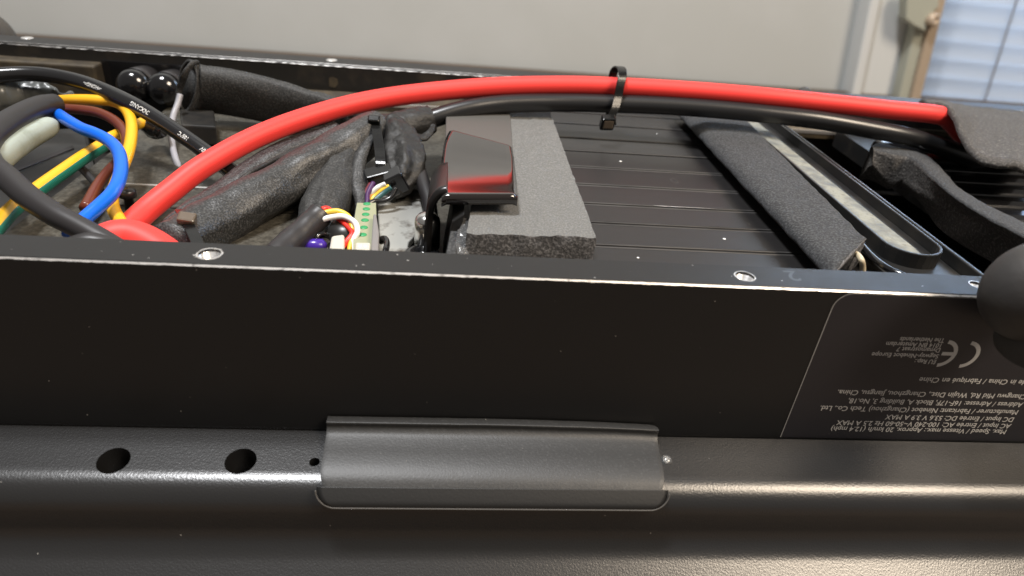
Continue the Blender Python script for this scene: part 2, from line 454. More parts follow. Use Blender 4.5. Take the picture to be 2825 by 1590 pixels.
for i in range(44):
    z = -330 + i * pitch
    V, F = [], []
    n = 8
    for k in range(n + 1):
        t = k / n
        V += [(548 + 5 * noise.noise(Vector((i * 3.3, 0, 0))), 706 + 2 * math.sin(t * math.pi), z + 21.2 * t),
              (1300, 706 + 2 * math.sin(t * math.pi), z + 21.2 * t - 8)]
    F = [(2 * k, 2 * k + 1, 2 * k + 3, 2 * k + 2) for k in range(n)]
    s = obj('slat', (V, F), K['slat'], bl)
    so = s.modifiers.new('solid', 'SOLIDIFY'); so.thickness = 0.6 * MM
for (xa, ya), (xb, yb) in (((2797, 25), (2723, 257)),):
    a = P(xa, ya, y=703); b2 = P(xb, yb, y=703); d = (b2 - a)
    obj('cord', tube([a - d * 1.5, a, b2, b2 + d * 0.8], r=1.1, n=8, sub=2), K['grey'], bl)

# ================================================================== SCOOTER DECK
X0, X1 = -330, 420
deck = thing('scooter_deck', 'black metal scooter deck lying upside down with its battery compartment open', 'scooter deck', (0, 70, -78))
# near side rail and wall
near = [(0.35, 0.0), (7.5, 0.0), (7.8, -0.3), (7.8, -16), (0, -16), (0, -35.6), (-0.0, -0.35)]
near = [(0.35, 0.0), (7.5, 0.0), (7.8, -0.3), (7.8, -36.5), (0.0, -36.5), (0.0, -0.35)]
NT = [P(578, 701, z=0), P(2055, 763, z=0), P(2695, 786, z=0)]
HR = [1.9, 1.75, 1.3]
cutters = []
for p, r in zip(NT, HR):
    cutters.append(lathe((p.x, p.y, -9), (0, 0, 1), [(0, r), (10, r)], 24))
rail = obj('near_wall', cut(extrude_x(near, X0, X1), cutters), [K['wall']], deck, smooth=False)
# the rail's top face is a slightly more reflective finish: thin machined cap with the same holes
cap = extrude_x([(0.35, 0.0), (7.5, 0.0), (7.5, 0.03), (0.35, 0.03)], X0, X1)
cc = [lathe((p.x, p.y, -1), (0, 0, 1), [(0, r), (3, r)], 24) for p, r in zip(NT, HR)]
obj('near_rail_top', cut(cap, cc), K['rail'], deck, smooth=False)
# bare metal line where the paint has worn off the outer edge
def worn(x0, x1, y, z, wy, wz, nx, amp, seed):
    V, F = [], []
    for i in range(nx + 1):
        x = x0 + (x1 - x0) * i / nx
        a = 1 + amp * (noise.noise(Vector((x * 0.45, seed, 0))) + 0.8 * noise.noise(Vector((x * 1.7, seed, 4))))
        a = max(0.15, a)
        V += [(x, y, z), (x, y + wy * a, z), (x, y, z - wz * a), (x, y - 0.03, z + 0.035)]
    for i in range(nx):
        q = i * 4
        F += [(q, q + 4, q + 5, q + 1), (q + 1, q + 5, q + 6, q + 2), (q + 2, q + 6, q + 4, q)]
    return V, F
def edge_strip(x0, x1, pa, pb, nx, amp, seed, taper=None):
    """thin irregular strip lying on the chamfer from pa to pb in (y,z)"""
    V, F = [], []
    ny, nz = (pb[1] - pa[1]), -(pb[0] - pa[0])
    l = math.hypot(ny, nz); ny, nz = ny / l * 0.03, nz / l * 0.03
    if nz < 0: ny, nz = -ny, -nz
    for i in range(nx + 1):
        x = x0 + (x1 - x0) * i / nx
        a = amp * (noise.noise(Vector((x * 0.5, seed, 0))) + 0.8 * noise.noise(Vector((x * 2.1, seed, 4))))
        e0 = 0 - 0.25 * abs(a); e1 = 1 + a * 0.7
        V += [(x, pa[0] + (pb[0] - pa[0]) * e0 + ny, pa[1] + (pb[1] - pa[1]) * e0 + nz),
              (x, pa[0] + (pb[0] - pa[0]) * e1 + ny, pa[1] + (pb[1] - pa[1]) * e1 + nz)]
    for i in range(nx):
        q = i * 2; F.append((q, q + 2, q + 3, q + 1))
    return V, F
e = obj('worn_edge', edge_strip(X0, X1, (0.22, -0.13), (-0.02, -0.37), 1500, 0.45, 2), K['bare'], deck)
# threaded holes
for p, r in zip(NT, HR):
    V, F = [], []; n = 20; turns = 5
    prof = []
    for k in range(9):
        prof.append((-0.02 - k * 0.26 + (0.22 if k % 2 else 0), r * (1.12 - 0.06 * k)))
    for h_, rr in prof:
        for k in range(n):
            a = 2 * math.pi * k / n
            V.append((p.x + rr * math.cos(a), p.y + rr * math.sin(a) , h_ - 0.17 * (k / n) + 0.04))
    for i in range(len(prof) - 1):
        for k in range(n):
            a = i * n + k; b3 = i * n + (k + 1) % n
            F.append((a, b3, b3 + n, a + n))
    obj('threaded_hole', (V, F), K['screw'], deck)
    V, F = [], []
    for k in range(n + 1):
        a = 2 * math.pi * k / n; wv = r * (1.10 + 0.08 * noise.noise(Vector((k * 0.7, p.x, 0))))
        V += [(p.x + r * 0.97 * math.cos(a), p.y + r * 0.97 * math.sin(a), 0.045), (p.x + wv * math.cos(a), p.y + wv * math.sin(a), 0.05)]
    F = [(2 * k, 2 * k + 1, 2 * k + 3, 2 * k + 2) for k in range(n)]
    obj('hole_rim', (V, F), K['bare'], deck)
p = NT[0]
def chip(cx_, cy_, rx, ry, n=11, seed=0, z=0.06):
    return [(cx_ + rx * (1 + .6 * noise.noise(Vector((i * 1.3, seed, 0)))) * math.cos(6.283 * i / n), cy_ + ry * (1 + .6 * noise.noise(Vector((i * 1.7, seed, 5)))) * math.sin(6.283 * i / n), z) for i in range(n)], [tuple(range(n))]
for i_, (dx, dy, rx, ry) in enumerate(((-2.0, -0.7, .55, .16), (-1.5, -1.3, .5, .14), (0.9, 1.75, .6, .12), (2.0, 0.3, .16, .5), (0.3, -1.95, .6, .10))):
    obj('scuff', chip(p.x + dx, p.y + dy, rx, ry, seed=i_), K['bare'], deck, smooth=False)
for i_ in range(46):
    x_ = -75 + 185 * random.random(); y_ = 0.7 + 6.3 * random.random(); r_ = 0.05 + 0.09 * random.random()
    obj('paint_chip', chip(x_, y_, r_ * (1 + random.random()), r_, 7, i_ + 20), K['ridge'] if i_ % 3 else K['bare'], deck, smooth=False)
# stamped figure on the rail
p = P(2150, 752, z=0)
g = text_geo('2', 5.2, (p.x + 3.3, p.y + 0.6, 0.055), (-1, 0, 0), (0, -1, 0), 0)
obj('stamped_number', g, K['plastic'], deck, smooth=False)

# far rail and inner wall (with two threaded holes)
far = [(150, 0.0), (150, -40), (140.65, -40), (140.65, -0.5), (141.1, 0.0)]
obj('far_wall', extrude_x(far, X0, X1), K['inner'], deck, smooth=False)
obj('far_rail_top', extrude_x([(141.1, 0.0), (149.8, 0.0), (149.8, 0.04), (141.1, 0.04)], X0, X1), K['rail'], deck, smooth=False)
obj('worn_edge', edge_strip(X0, X1, (141.2, 0.05), (140.6, -0.6), 900, 0.35, 5), K['bare'], deck)
for px, py in ((75, 106), (915, 167)):
    p = P(px, py, z=0)
    obj('threaded_hole', lathe((p.x, p.y, 0.05), (0, 0, 1), [(0, 1.9), (0.12, 1.8), (0.1, 1.2), (0.02, 1.0)], 20), K['screw'], deck)
# chip in the paint of the inner wall
p = P(918, 225, y=140.5)
obj('paint_chip', ([p + Vector(q) for q in ((-1.2, 0, 1.2), (0.2, 0, 1.6), (1.6, 0, 1.0), (1.8, 0, -0.6), (0.6, 0, -2.2), (-1.4, 0, -1.8))], [(0, 5, 4, 3, 2, 1)]), K['rust'], deck, smooth=False)
p = P(100, 166, y=140.5)
obj('paint_chip', ([p + Vector(q) for q in ((-1.4, 0, 1.2), (0.2, 0, 1.3), (1.4, 0, 0.2), (1.2, 0, -1.3), (-0.6, 0, -0.9))], [(0, 4, 3, 2, 1)]), K['ridge'], deck, smooth=False)
# step at the foot of the far wall, white edge on it
ZF = -14.0
obj('foot_step', extrude_x([(140.6, -9.0), (140.6, ZF), (137.4, ZF), (137.4, -12.0), (139.2, -9.2)], -60, X1), K['rust'], deck, smooth=False)
obj('foot_step_edge', extrude_x([(137.9, -11.2), (137.2, -11.2), (137.2, -12.3), (137.9, -12.3)], -60, X1), K['screw'], deck, smooth=False)
# compartment floor
xl = P(262, 450, z=ZF).x
obj('floor_plate', box(xl, 28, 8, 137.4, ZF - 1.5, ZF), K['floor'], deck, smooth=False, bevel=0.4)
yl = P(430, 516, z=ZF).y
obj('floor_groove_edge', box(P(300, 512, z=ZF).x, -14, yl - 0.45, yl + 0.45, ZF, ZF + 0.5), K['screw'], deck, smooth=False)
obj('floor_step', box(P(300, 512, z=ZF).x, -14, yl - 12, yl - 0.5, ZF, ZF + 0.25), K['floor'], deck, smooth=False)
obj('floor_step', box(P(300, 512, z=ZF).x, -14, 20, yl - 12.8, ZF, ZF + 0.3), K['floor'], deck, smooth=False)
obj('under_floor', box(X0, X1, 7.8, 140.65, -38, -34), K['inner'], deck, smooth=False)
# lighter bracket against the far wall, top left
a = P(-20, 156, y=138); b2 = P(272, 168, y=138); 
obj('end_bracket', box(a.x - 20, b2.x, 134, 140.5, ZF - 6, -4.2), K['rust'], deck, smooth=False, bevel=0.6)
obj('black_recess', box(P(272, 168, y=138).x, P(500, 190, y=138).x, 139.4, 140.6, ZF, -3.5), K['shinyblack'], deck, smooth=False)
p = P(350, 537, z=ZF + 4)
obj('floor_screw', join(lathe((p.x, p.y, ZF), (0.05, 0, 1), [(0, 1.0), (3.4, 1.0), (3.6, 1.9), (5.0, 1.8), (5.4, 1.2)], 16)), K['plastic'], deck)
p = P(495, 522, z=ZF)
# lower tray: ledge, rounded shoulder, skirt that turns under
tray = [(-0.15, -35.2), (-0.5, -34.98), (-1.1, -35.05), (-5.0, -35.6), (-9.6, -36.3)]
for k in range(1, 19):
    a = math.radians(8 + k * 4.5)
    tray.append((-8.83 - 5.5 * math.sin(a), -41.75 + 5.5 * math.cos(a)))
tray += [(-14.35, -43.5)]
for k in range(0, 15):
    a = math.radians(k * 4.2)
    tray.append((-14.4 - 6.8 + 6.8 * math.cos(a), -45.2 - 6.8 * math.sin(a)))
tray += [(-20.5, -53.0), (-24, -55.1), (-28.2, -57.6), (-31.5, -64.4), (-32.6, -66.6), (-32, -69), (-30, -70.5), (60, -72),
         (140, -72), (170, -70), (166, -60), (164, -46), (150.1, -36), (150.1, -39), (140, -41), (7, -41), (-0.15, -38)]
hole_c = [P(321, 1257, z=-36.0), P(669, 1259, z=-36.0)]
small_c = P(871, 1262, z=-36.0)
cts = [lathe((q.x, q.y, -46), (0.0, -0.12, 1), [(0, 2.75), (14, 2.75)], 40) for q in hole_c]
cts.append(lathe((small_c.x, small_c.y, -46), (0.0, -0.12, 1), [(0, 0.95), (14, 0.95)], 24))
tg = cut(extrude_x(tray, X0, X1), cts)
t_o = obj('lower_tray', tg, K['tray'], deck, smooth=True)
em = t_o.modifiers.new('es', 'EDGE_SPLIT'); em.split_angle = math.radians(32)
for q in hole_c:
    obj('drilled_hole', lathe((q.x, q.y + 0.0, -44), (0.0, -0.12, 1), [(0, 2.6), (0.4, 2.6), (0.4, 0.1)], 30), K['inner'], deck)

# nameplate on the wall
YL = -0.06
def wl(px, py): q = P(px, py, y=0); return q.x, q.z
lx0 = 70.0; zt = -1.6; zb = -34.8; xr = 135.0; rr = 3.2
def rounded(x0, x1, z0, z1, r, n=8):
    pts = []
    for cx_, cz_, a0 in ((x1 - r, z1 - r, 0), (x0 + r, z1 - r, 90), (x0 + 0.02, z0, 180), (x1, z0, 270)):
        if a0 < 180:
            for k in range(n + 1):
                a = math.radians(a0 + 90 * k / n); pts.append((cx_ + r * math.cos(a), cz_ + r * math.sin(a)))
        else: pts.append((cx_, cz_))
    return pts
xa, za = wl(2306, 822); xb, zb2 = wl(2155, 1199)
zt = wl(2420, 812)[1]
lp = rounded(0, xr, zb, zt, rr)
sh = lambda x, z: (x + xb + (xa - xb) * (z - zb) / (za - zb), z)
lp = [sh(x, z) for x, z in lp]
npl = obj('nameplate', quad_prism(lp, YL, -0.0), K['label'], deck, smooth=False)
# thin raised outline along the left side and top
out = [q for q in lp]
ol = [sh(0, zb)] + [sh(x, z) for x, z in rounded(0, xr, zb, zt, rr)[::-1] if x < xr - 6 and z > zb + 1]
pts = [(x, YL - 0.03, z) for x, z in ol]
pts.append((xr + 60, YL - 0.03, zt))
V, F = [], []
for i, q in enumerate(pts):
    a_ = Vector(pts[max(0, i - 1)]); b_ = Vector(pts[min(len(pts) - 1, i + 1)]); t = (b_ - a_).normalized()
    nrm = Vector((t.z, 0, -t.x)) * 0.10
    V += [Vector(q) + nrm, Vector(q) - nrm]
F = [(2 * i, 2 * i + 1, 2 * i + 3, 2 * i + 2) for i in range(len(pts) - 1)]
obj('outline', (V, F), K['line'], npl, smooth=False)
# print, upside down in the photograph: reading direction -x, letters' up = -z
def fit_line(body, start, end, hpx, name='lettering'):
    """start/end = pixel positions of the text's baseline ends on the wall"""
    s_ = P(*start, y=YL); e_ = P(*end, y=YL)
    ex = (e_ - s_); wdt = ex.length; ex = Vector((ex.x, 0, ex.z)).normalized(); ex = Vector((-1, 0, 0)) if abs(ex.z) < 0.3 else ex
    g0 = text_geo(body, 1.0, (0, 0, 0), (1, 0, 0), (0, 1, 0))
    w0 = max(v.x for v in g0[0]) - min(v.x for v in g0[0])
    size = hpx
    k = wdt / (w0 * size)
    V = [Vector((s_.x, YL - 0.04, s_.z)) + ex * (v.x * size * k) + Vector((0, 0, -1)) * (v.y * size) for v in g0[0]]
    F = [tuple(reversed(f)) for f in g0[1]] if False else g0[1]
    return obj(name, (V, F), K['print'], npl, smooth=False)
LN = [('Max. Speed / Vitesse max.: Approx. 20 km/h (12.4 mph)', (2779, 1186), (2296, 1177)),
      ('AC Input / Entrée AC: 100-240 V~50-60 Hz 2.5 A MAX', (2791, 1170), (2310, 1160)),
      ('DC Input / Entrée DC: 53.6 V 3.9 A MAX', (2800, 1152), (2447, 1144)),
      ('Manufacturer / Fabricant: Ninebot (Changzhou) Tech Co., Ltd.', (2812, 1132), (2265, 1121)),
      ('Address / Adresse: 16F-17F, Block A, Building 3, No.18,', (2824, 1111), (2341, 1101)),
      ('Changwu Mid Rd, Wujin Dist., Changzhou, Jiangsu, China.', (2836, 1089), (2312, 1079)),
      ('Made in China / Fabriqué en Chine', (2862, 1050), (2539, 1043)),
      ('EU Rep.:', (2585, 993), (2528, 989)),
      ('Segway-Ninebot Europe', (2592, 978), (2406, 975)),
      ('Dynamostraat 7', (2597, 961), (2476, 960)),
      ('1014 BN Amsterdam', (2602, 948), (2449, 945)),
      ('The Netherlands', (2608, 934), (2485, 930))]
for t_, s_, e_ in LN: fit_line(t_, s_, e_, 1.75 if s_[1] > 1020 else 1.45)
# CE mark from ring segments, upside down
def arc_band(cx_, cz_, r0, r1, a0, a1, n=24):
    V, F = [], []
    for i in range(n + 1):
        a = math.radians(a0 + (a1 - a0) * i / n)
        for r_ in (r0, r1): V.append((cx_ + r_ * math.cos(a), YL - 0.045, cz_ + r_ * math.sin(a)))
    F = [(2 * i, 2 * i + 1, 2 * i + 3, 2 * i + 2) for i in range(n)]
    return V, F
for (px, py, bar) in ((2596, 975, True), (2658, 978, False)):
    x_, z_ = wl(px, py)
    g = arc_band(x_, z_, 2.35, 3.15, -84, 84)
    if bar: g = join(g, ([(x_ + 0.1, YL - 0.05, z_ - 0.4), (x_ + 2.5, YL - 0.05, z_ - 0.4), (x_ + 2.5, YL - 0.05, z_ + 0.4), (x_ + 0.1, YL - 0.05, z_ + 0.4)], [(0, 1, 2, 3)]))
    obj('certification_mark', g, K['print'], npl, smooth=False)

# ================================================================== RUBBER PLUG over the tray's shoulder
plug = thing('rubber_plug', 'dark grey lipped rubber plug pressed over the shoulder of the deck tray', 'rubber plug', (11, -12, -52))
prof_c = [(-0.3, -31.4), (-1.9, -31.3), (-2.15, -31.6), (-2.1, -32.3), (-2.5, -32.9), (-3.4, -33.4), (-5.2, -33.8),
          (-7.8, -34.2), (-10.0, -34.7), (-11.8, -35.4), (-13.1, -36.3), (-14.1, -37.2), (-14.6, -37.7), (-14.8, -38.0)]
PXL = (P(901, 1157, y=-1.5).x, P(879, 1335, y=-13).x)
PXR = (P(1818, 1178, y=-1.5).x, P(1841, 1335, y=-13).x)
print('plug x', PXL, PXR)
def plug_geo():
    ns = 70; V, F = [], []
    n = len(prof_c)
    s = [0]
    for a_, b_ in zip(prof_c, prof_c[1:]): s.append(s[-1] + math.hypot(b_[0] - a_[0], b_[1] - a_[1]))
    fine = []; d_ = 0; pv = None
    for q in cr(prof_c, 6):
        if pv: d_ += math.hypot(q[0] - pv[0], q[1] - pv[1])
        fine.append((q[0], q[1], d_)); pv = q
    tot = d_; N_ = len(fine) - 1
    for (y, z, d_) in fine:
        f = d_ / tot
        xl_ = PXL[0] + (PXL[1] - PXL[0]) * min(1, f / 0.75); xr_ = PXR[0] + (PXR[1] - PXR[0]) * min(1, f / 0.75)
        # rounded lower corners and a small one top right
        rc = 5.2; rem = tot - d_
        if rem < rc:
            q = rc - math.sqrt(max(0, rc * rc - (rc - rem) ** 2)); xl_ += q; xr_ -= q
        if d_ < 1.4: xr_ -= 1.4 - math.sqrt(max(0, 1.4 ** 2 - (1.4 - d_) ** 2))
        bow = 0.0
        for i in range(ns + 1):
            u = i / ns; x = xl_ + (xr_ - xl_) * u
            lift = -0.55 * max(0, (u - 0.55) / 0.45) ** 2 * (1 - f) + 0.12 * math.sin(u * 3.1) * (1 - f)
            V.append(Vector((x, y + 0.05 * noise.noise(Vector((x * .3, z * .3, 0))), z + lift)))
    w_ = ns + 1
    for j in range(N_):
        for i in range(ns):
            a_ = j * w_ + i; F.append((a_, a_ + w_, a_ + w_ + 1, a_ + 1))
    return V, F
o = obj('outer_skin', plug_geo(), K['plug'], plug)
so = o.modifiers.new('solid', 'SOLIDIFY'); so.thickness = 1.1 * MM; so.offset = -1
bv = o.modifiers.new('bev', 'BEVEL'); bv.width = 0.25 * MM; bv.segments = 2; bv.limit_method = 'ANGLE'; bv.angle_limit = 0.9
# skirt film under the lower edge
def film():
    pts = []
    base = [(-14.0, -36.2), (-15.2, -37.4), (-15.9, -38.2), (-16.1, -38.8)]
    V, F = [], []; ns = 60; rc = 4.6; tot = 8.7
    fine = cr([b_ + (i,) for i, b_ in enumerate(base)], 8)
    s_ = 0; rc = 3.4; L_ = []
    for i, q in enumerate(fine):
        if i: s_ += math.hypot(q[0] - fine[i - 1][0], q[1] - fine[i - 1][1])
        L_.append(s_)
    tot = s_
    for q, d_ in zip(fine, L_):
        rem = tot - d_; xl_, xr_ = PXL[1] - 0.3, PXR[1] + 0.3
        if rem < rc:
            k = rc - math.sqrt(max(0, rc * rc - (rc - rem) ** 2)); xl_ += k; xr_ -= k
        for i in range(ns + 1):
            V.append((xl_ + (xr_ - xl_) * i / ns, q[0] + 0.75, q[1]))
    w_ = ns + 1
    for j in range(len(fine) - 1):
        for i in range(ns):
            a_ = j * w_ + i; F.append((a_, a_ + w_, a_ + w_ + 1, a_ + 1))
    return V, F
f_ = obj('inner_flange', film(), K['plugside'], plug)
so = f_.modifiers.new('solid', 'SOLIDIFY'); so.thickness = 0.5 * MM; so.offset = 0
# bright moulding flash along the flange's rim
edge = []
xl_, xr_, rc = PXL[1] - 0.35, PXR[1] + 0.35, 3.6
zb_, yb_ = -38.9, -15.65
for k in range(7):
    a_ = math.radians(180 + 15 * k); edge.append((xl_ + rc + rc * math.cos(a_), yb_ + 0.38 * rc * (1 + math.sin(a_)), zb_ + 0.8 * rc * (1 + math.sin(a_))))
for k in range(1, 12): edge.append((xl_ + rc + (xr_ - xl_ - 2 * rc) * k / 12, yb_, zb_))
for k in range(7):
    a_ = math.radians(270 + 15 * k); edge.append((xr_ - rc + rc * math.cos(a_), yb_ + 0.38 * rc * (1 + math.sin(a_)), zb_ + 0.8 * rc * (1 + math.sin(a_))))
obj('moulding_flash', tube(edge, r=0.13, n=8, sub=3), mat('pale_rubber_flash', (0.075, 0.07, 0.064), 0.6), plug)
q = P(1842, 1272, z=-36.0)
peg = thing('clear_peg', 'small clear plastic peg standing beside the right end of the rubber plug', 'peg', (q.x, q.y, -36.2))
obj('dome', lathe((q.x - 0.3, q.y, -36.2), (0, -0.12, 1), [(0, 1.1), (0.5, 1.1), (0.9, 0.9), (1.15, 0.5), (1.2, 0.1)], 24), K['clear'], peg)
obj('core', lathe((q.x - 0.4, q.y - 0.1, -36.1), (0, -0.12, 1), [(0, 0.5), (0.6, 0.5)], 12), K['white'], peg)

# ================================================================== RIBBED BATTERY CASE
ZB = -6.0
bat = thing('battery_case', 'long black ribbed battery case filling the middle of the compartment', 'battery', (60, 70, -34))
obj('case_body', box(24, 87, 8.2, 138, -33, ZB - 0.5), K['rib'], bat, smooth=False, bevel=0.5)
rows = [316, 347, 386, 421, 464, 512, 564, 616, 678]
ys = [P(1660, r_, z=ZB).y for r_ in rows]
ysx = [ys[0] + 27, ys[0] + 14] + ys + [ys[-1] - 8.6, 8.3]
for i in range(len(ysx) - 1):
    ya, yb = ysx[i + 1] + 0.35, ysx[i] - 0.35
    if ya > 137: continue
    yb = min(yb, 137.5)
    obj('rib', box(24.2, 86.8, ya, yb, ZB - 0.5, ZB), K['rib'], bat, smooth=False, bevel=0.25)
for k, yv in enumerate(ysx[1:-1]):
    for off in ((-0.62, 0.62) if k >= 5 else (0.5,)):
        V, F = [], []; nx = 60
        for i in range(nx + 1):
            x = 24.3 + 62.4 * i / nx
            hgt = 0.22
            V += [(x, yv + off - 0.22, ZB), (x, yv + off, ZB + hgt), (x, yv + off + 0.22, ZB)]
        for i in range(nx):
            q = i * 3; F += [(q, q + 3, q + 4, q + 1), (q + 1, q + 4, q + 5, q + 2)]
        obj('ridge', (V, F), K['ridge'], bat)
# scratches and chips
p = P(1800, 569, z=ZB)
V = [(p.x, p.y, ZB + .16), (p.x + 2, p.y + .35, ZB + .16), (p.x + 8, p.y + .25, ZB + .16), (p.x + 16, p.y - 0.1, ZB + .16), (p.x + 8, p.y - .15, ZB + .16), (p.x + 3, p.y - .3, ZB + .16)]
obj('scratch', (V, [tuple(range(6))]), K['bare'], bat, smooth=False)
for (px, py, r_) in ((1712, 446, 0.42), (1812, 370, 0.3), (1998, 660, 0.4), (1760, 712, 0.3)):
    p = P(px, py, z=ZB)
    obj('paint_fleck', lathe((p.x, p.y, ZB), (0, 0, 1), [(0, r_), (0.12, r_ * 0.8), (0.16, r_ * 0.3)], 10), K['white'], bat)
p = P(1860, 500, z=ZB)
obj('ring_mark', ([(p.x + rr_ * math.cos(a_ * .349) , p.y + rr_ * 1.9 * math.sin(a_ * .349), ZB + 0.05) for a_ in range(18) for rr_ in (0.72, 0.98)],
                  [(2 * i, 2 * i + 1, (2 * i + 3) % 36, (2 * i + 2) % 36) for i in range(18)]), K['ridge'], bat, smooth=False)

# ================================================================== FOAM BLOCK, BRACKET
fb = thing('foam_block', 'light grey foam block under the glossy black bracket', 'foam block', (17, 60, -20))
def rough_box(poly_top, thick, mtop, mside, parent, name, nu=40, nv=60, nh=8, amp=0.35, sc=0.5):
    """four corners (near-left, near-right, far-right, far-left) of the top; faces displaced a little"""
    a, b_, c_, d_ = [Vector(q) for q in poly_top]
    def nzv(p): return Vector((noise.noise(p * sc), noise.noise(p * sc + Vector((9, 2, 1))), noise.noise(p * sc + Vector((3, 7, 5))))) * amp
    V, F, Mi = [], [], []
    def patch(fn, nu_, nv_, mi):
        o_ = len(V)
        for j in range(nv_ + 1):
            for i in range(nu_ + 1):
                p_ = fn(i / nu_, j / nv_); V.append(p_ + nzv(p_))
        for j in range(nv_):
            for i in range(nu_):
                q_ = o_ + j * (nu_ + 1) + i; F.append((q_, q_ + 1, q_ + nu_ + 2, q_ + nu_ + 1)); Mi.append(mi)
    dn = Vector((0, 0, -thick))
    patch(lambda u, v: (a.lerp(b_, u)).lerp(d_.lerp(c_, u), v), nu, nv, 0)
    patch(lambda u, v: (a + dn).lerp(b_ + dn, u).lerp(a.lerp(b_, u), v), nu, nh, 1)
    patch(lambda u, v: (b_ + dn).lerp(c_ + dn, u).lerp(b_.lerp(c_, u), v), nv, nh, 1)
    patch(lambda u, v: (d_ + dn).lerp(a + dn, u).lerp(d_.lerp(a, u), v), nv, nh, 1)
    patch(lambda u, v: (c_ + dn).lerp(d_ + dn, u).lerp(c_.lerp(d_, u), v), nu, nh, 1)
    return obj(name, (V, F, Mi), [mtop, mside], parent)
c1 = P(1286, 645, z=0); c2 = P(1645, 656, z=0)
rough_box([(c1.x, c1.y, 0), (c2.x, c2.y, 0), (29.0, 108, -0.3), (12, 108, -0.3)], 12, K['foam'], K['foamside'], fb, 'foam_body', amp=0.3, sc=0.45)
# thin clear film and dark strip at the left of the block
g = [P(1283, 620, z=-2), P(1292, 640, z=-2), P(1292, 705, z=-2), P(1278, 705, z=-2), P(1272, 650, z=-2)]

br = thing('metal_bracket', 'glossy black bent metal bracket reflecting the red cable over the foam block', 'bracket', (8, 60, -16))
# profile along y of the top flange: (y, z) sampled between two sides
FL = [P(1231, 290, z=0.8), P(1406, 290, z=0.8), P(1416, 430, z=0.8), P(1228, 430, z=0.8)]
obj('grey_flange', slab(FL, 0.9), mat('satin_grey_flange', (0.085, 0.082, 0.076), 0.5, 0, 0.5), br, smooth=False, bevel=0.3)
L_edge = [(1240, 357, 1.9), (1227, 385, 1.6), (1220, 425, 1.15), (1217, 462, 1.2), (1215, 500, 2.4), (1219, 534, 4.2)]
R_edge = [(1413, 403, 1.9), (1417, 425, 1.6), (1420, 450, 1.2), (1423, 475, 1.3), (1426, 505, 2.4), (1428, 534, 4.2)]
Lp = cr([tuple(P(a_, b_, z=c_)) for a_, b_, c_ in L_edge], 8)
Rp = cr([tuple(P(a_, b_, z=c_)) for a_, b_, c_ in R_edge], 8)
V, F = [], []; nu = 16
def tail(E):
    e_ = Vector(E[-1]); b_ = Vector(E[0]); out_ = [(b_.x, b_.y + 0.8, b_.z - 0.9), (b_.x, b_.y + 0.5, b_.z - 0.2)] + list(E)
    for k in range(1, 7):
        a_ = math.radians(15 * k); out_.append((e_.x, e_.y - 0.9 * math.sin(a_), e_.z - 0.9 * (1 - math.cos(a_))))
    out_.append((e_.x, e_.y - 0.9, e_.z - 2.0))
    return out_
Lp, Rp = tail(Lp), tail(Rp)
for l_, r_ in zip(Lp, Rp):
    for i in range(nu + 1):
        u = i / nu; p_ = Vector(l_).lerp(Vector(r_), u)
        p_.z -= 0.4 * max(0, (u - 0.94) / 0.06) ** 2 + 0.5 * max(0, (0.08 - u) / 0.08) ** 2
        V.append(p_)
for j in range(len(Lp) - 1):
    for i in range(nu):
        a_ = j * (nu + 1) + i; F.append((a_, a_ + nu + 1, a_ + nu + 2, a_ + 1))
o = obj('glossy_cover', (V, F), K['bracket'], br)
so = o.modifiers.new('solid', 'SOLIDIFY'); so.thickness = 0.35 * MM; so.offset = -1
# vertical leg, bent down at the left
leg = []
pA = P(1224, 552, z=1.8); 
ybk = pA.y + 24
prof_leg = [(pA.x + 0.8, 3.2), (pA.x - 0.2, 2.9), (pA.x - 1.1, 1.9), (pA.x - 1.8, 0.0), (pA.x - 2.1, -4), (pA.x - 2.3, -13.5)]
V, F = [], []
pl = cr([(a_, b_) for a_, b_ in prof_leg], 6)
for (x, z) in pl:
    for k in range(11):
        y = (pA.y - 1.0) + (ybk - pA.y) * k / 10
        V.append((x, y, z - 0.15 * (y - pA.y + 1)))
for j in range(len(pl) - 1):
    for k in range(10):
        a_ = j * 11 + k; F.append((a_, a_ + 1, a_ + 12, a_ + 11))
o = obj('side_leg', (V, F), K['leg'], br)
so = o.modifiers.new('solid', 'SOLIDIFY'); so.thickness = 1.6 * MM; so.offset = 1
a_ = P(1272, 700, z=-8)
obj('inner_plate', obox((a_.x - 1.8, a_.y + 9, -7), (1.2, 0, 0.9), (0, 9, 0), (0.9, 0, 7)), K['plastic'], br, smooth=False, bevel=0.3)
obj('grey_liner', slab([P(1262, 565, z=-3), P(1268, 640, z=-3), P(1256, 712, z=-3), P(1228, 712, z=-3), P(1240, 650, z=-3), P(1250, 600, z=-3)], 1.2), K['darkfoam'], br, smooth=False, bevel=0.3)
cf = thing('clear_film', 'crumpled clear film tucked beside the left end of the foam block', 'film', P(1278, 690, z=-8))
obj('film_sheet', tube([tuple(P(1282, 612, z=-2)) + (0.8,), tuple(P(1276, 650, z=-3)) + (1.2,), tuple(P(1272, 680, z=-4)) + (1.6,), tuple(P(1272, 715, z=-5)) + (1.8,)], wob=0.5, wsc=0.9, sub=10), K['clear'], cf)

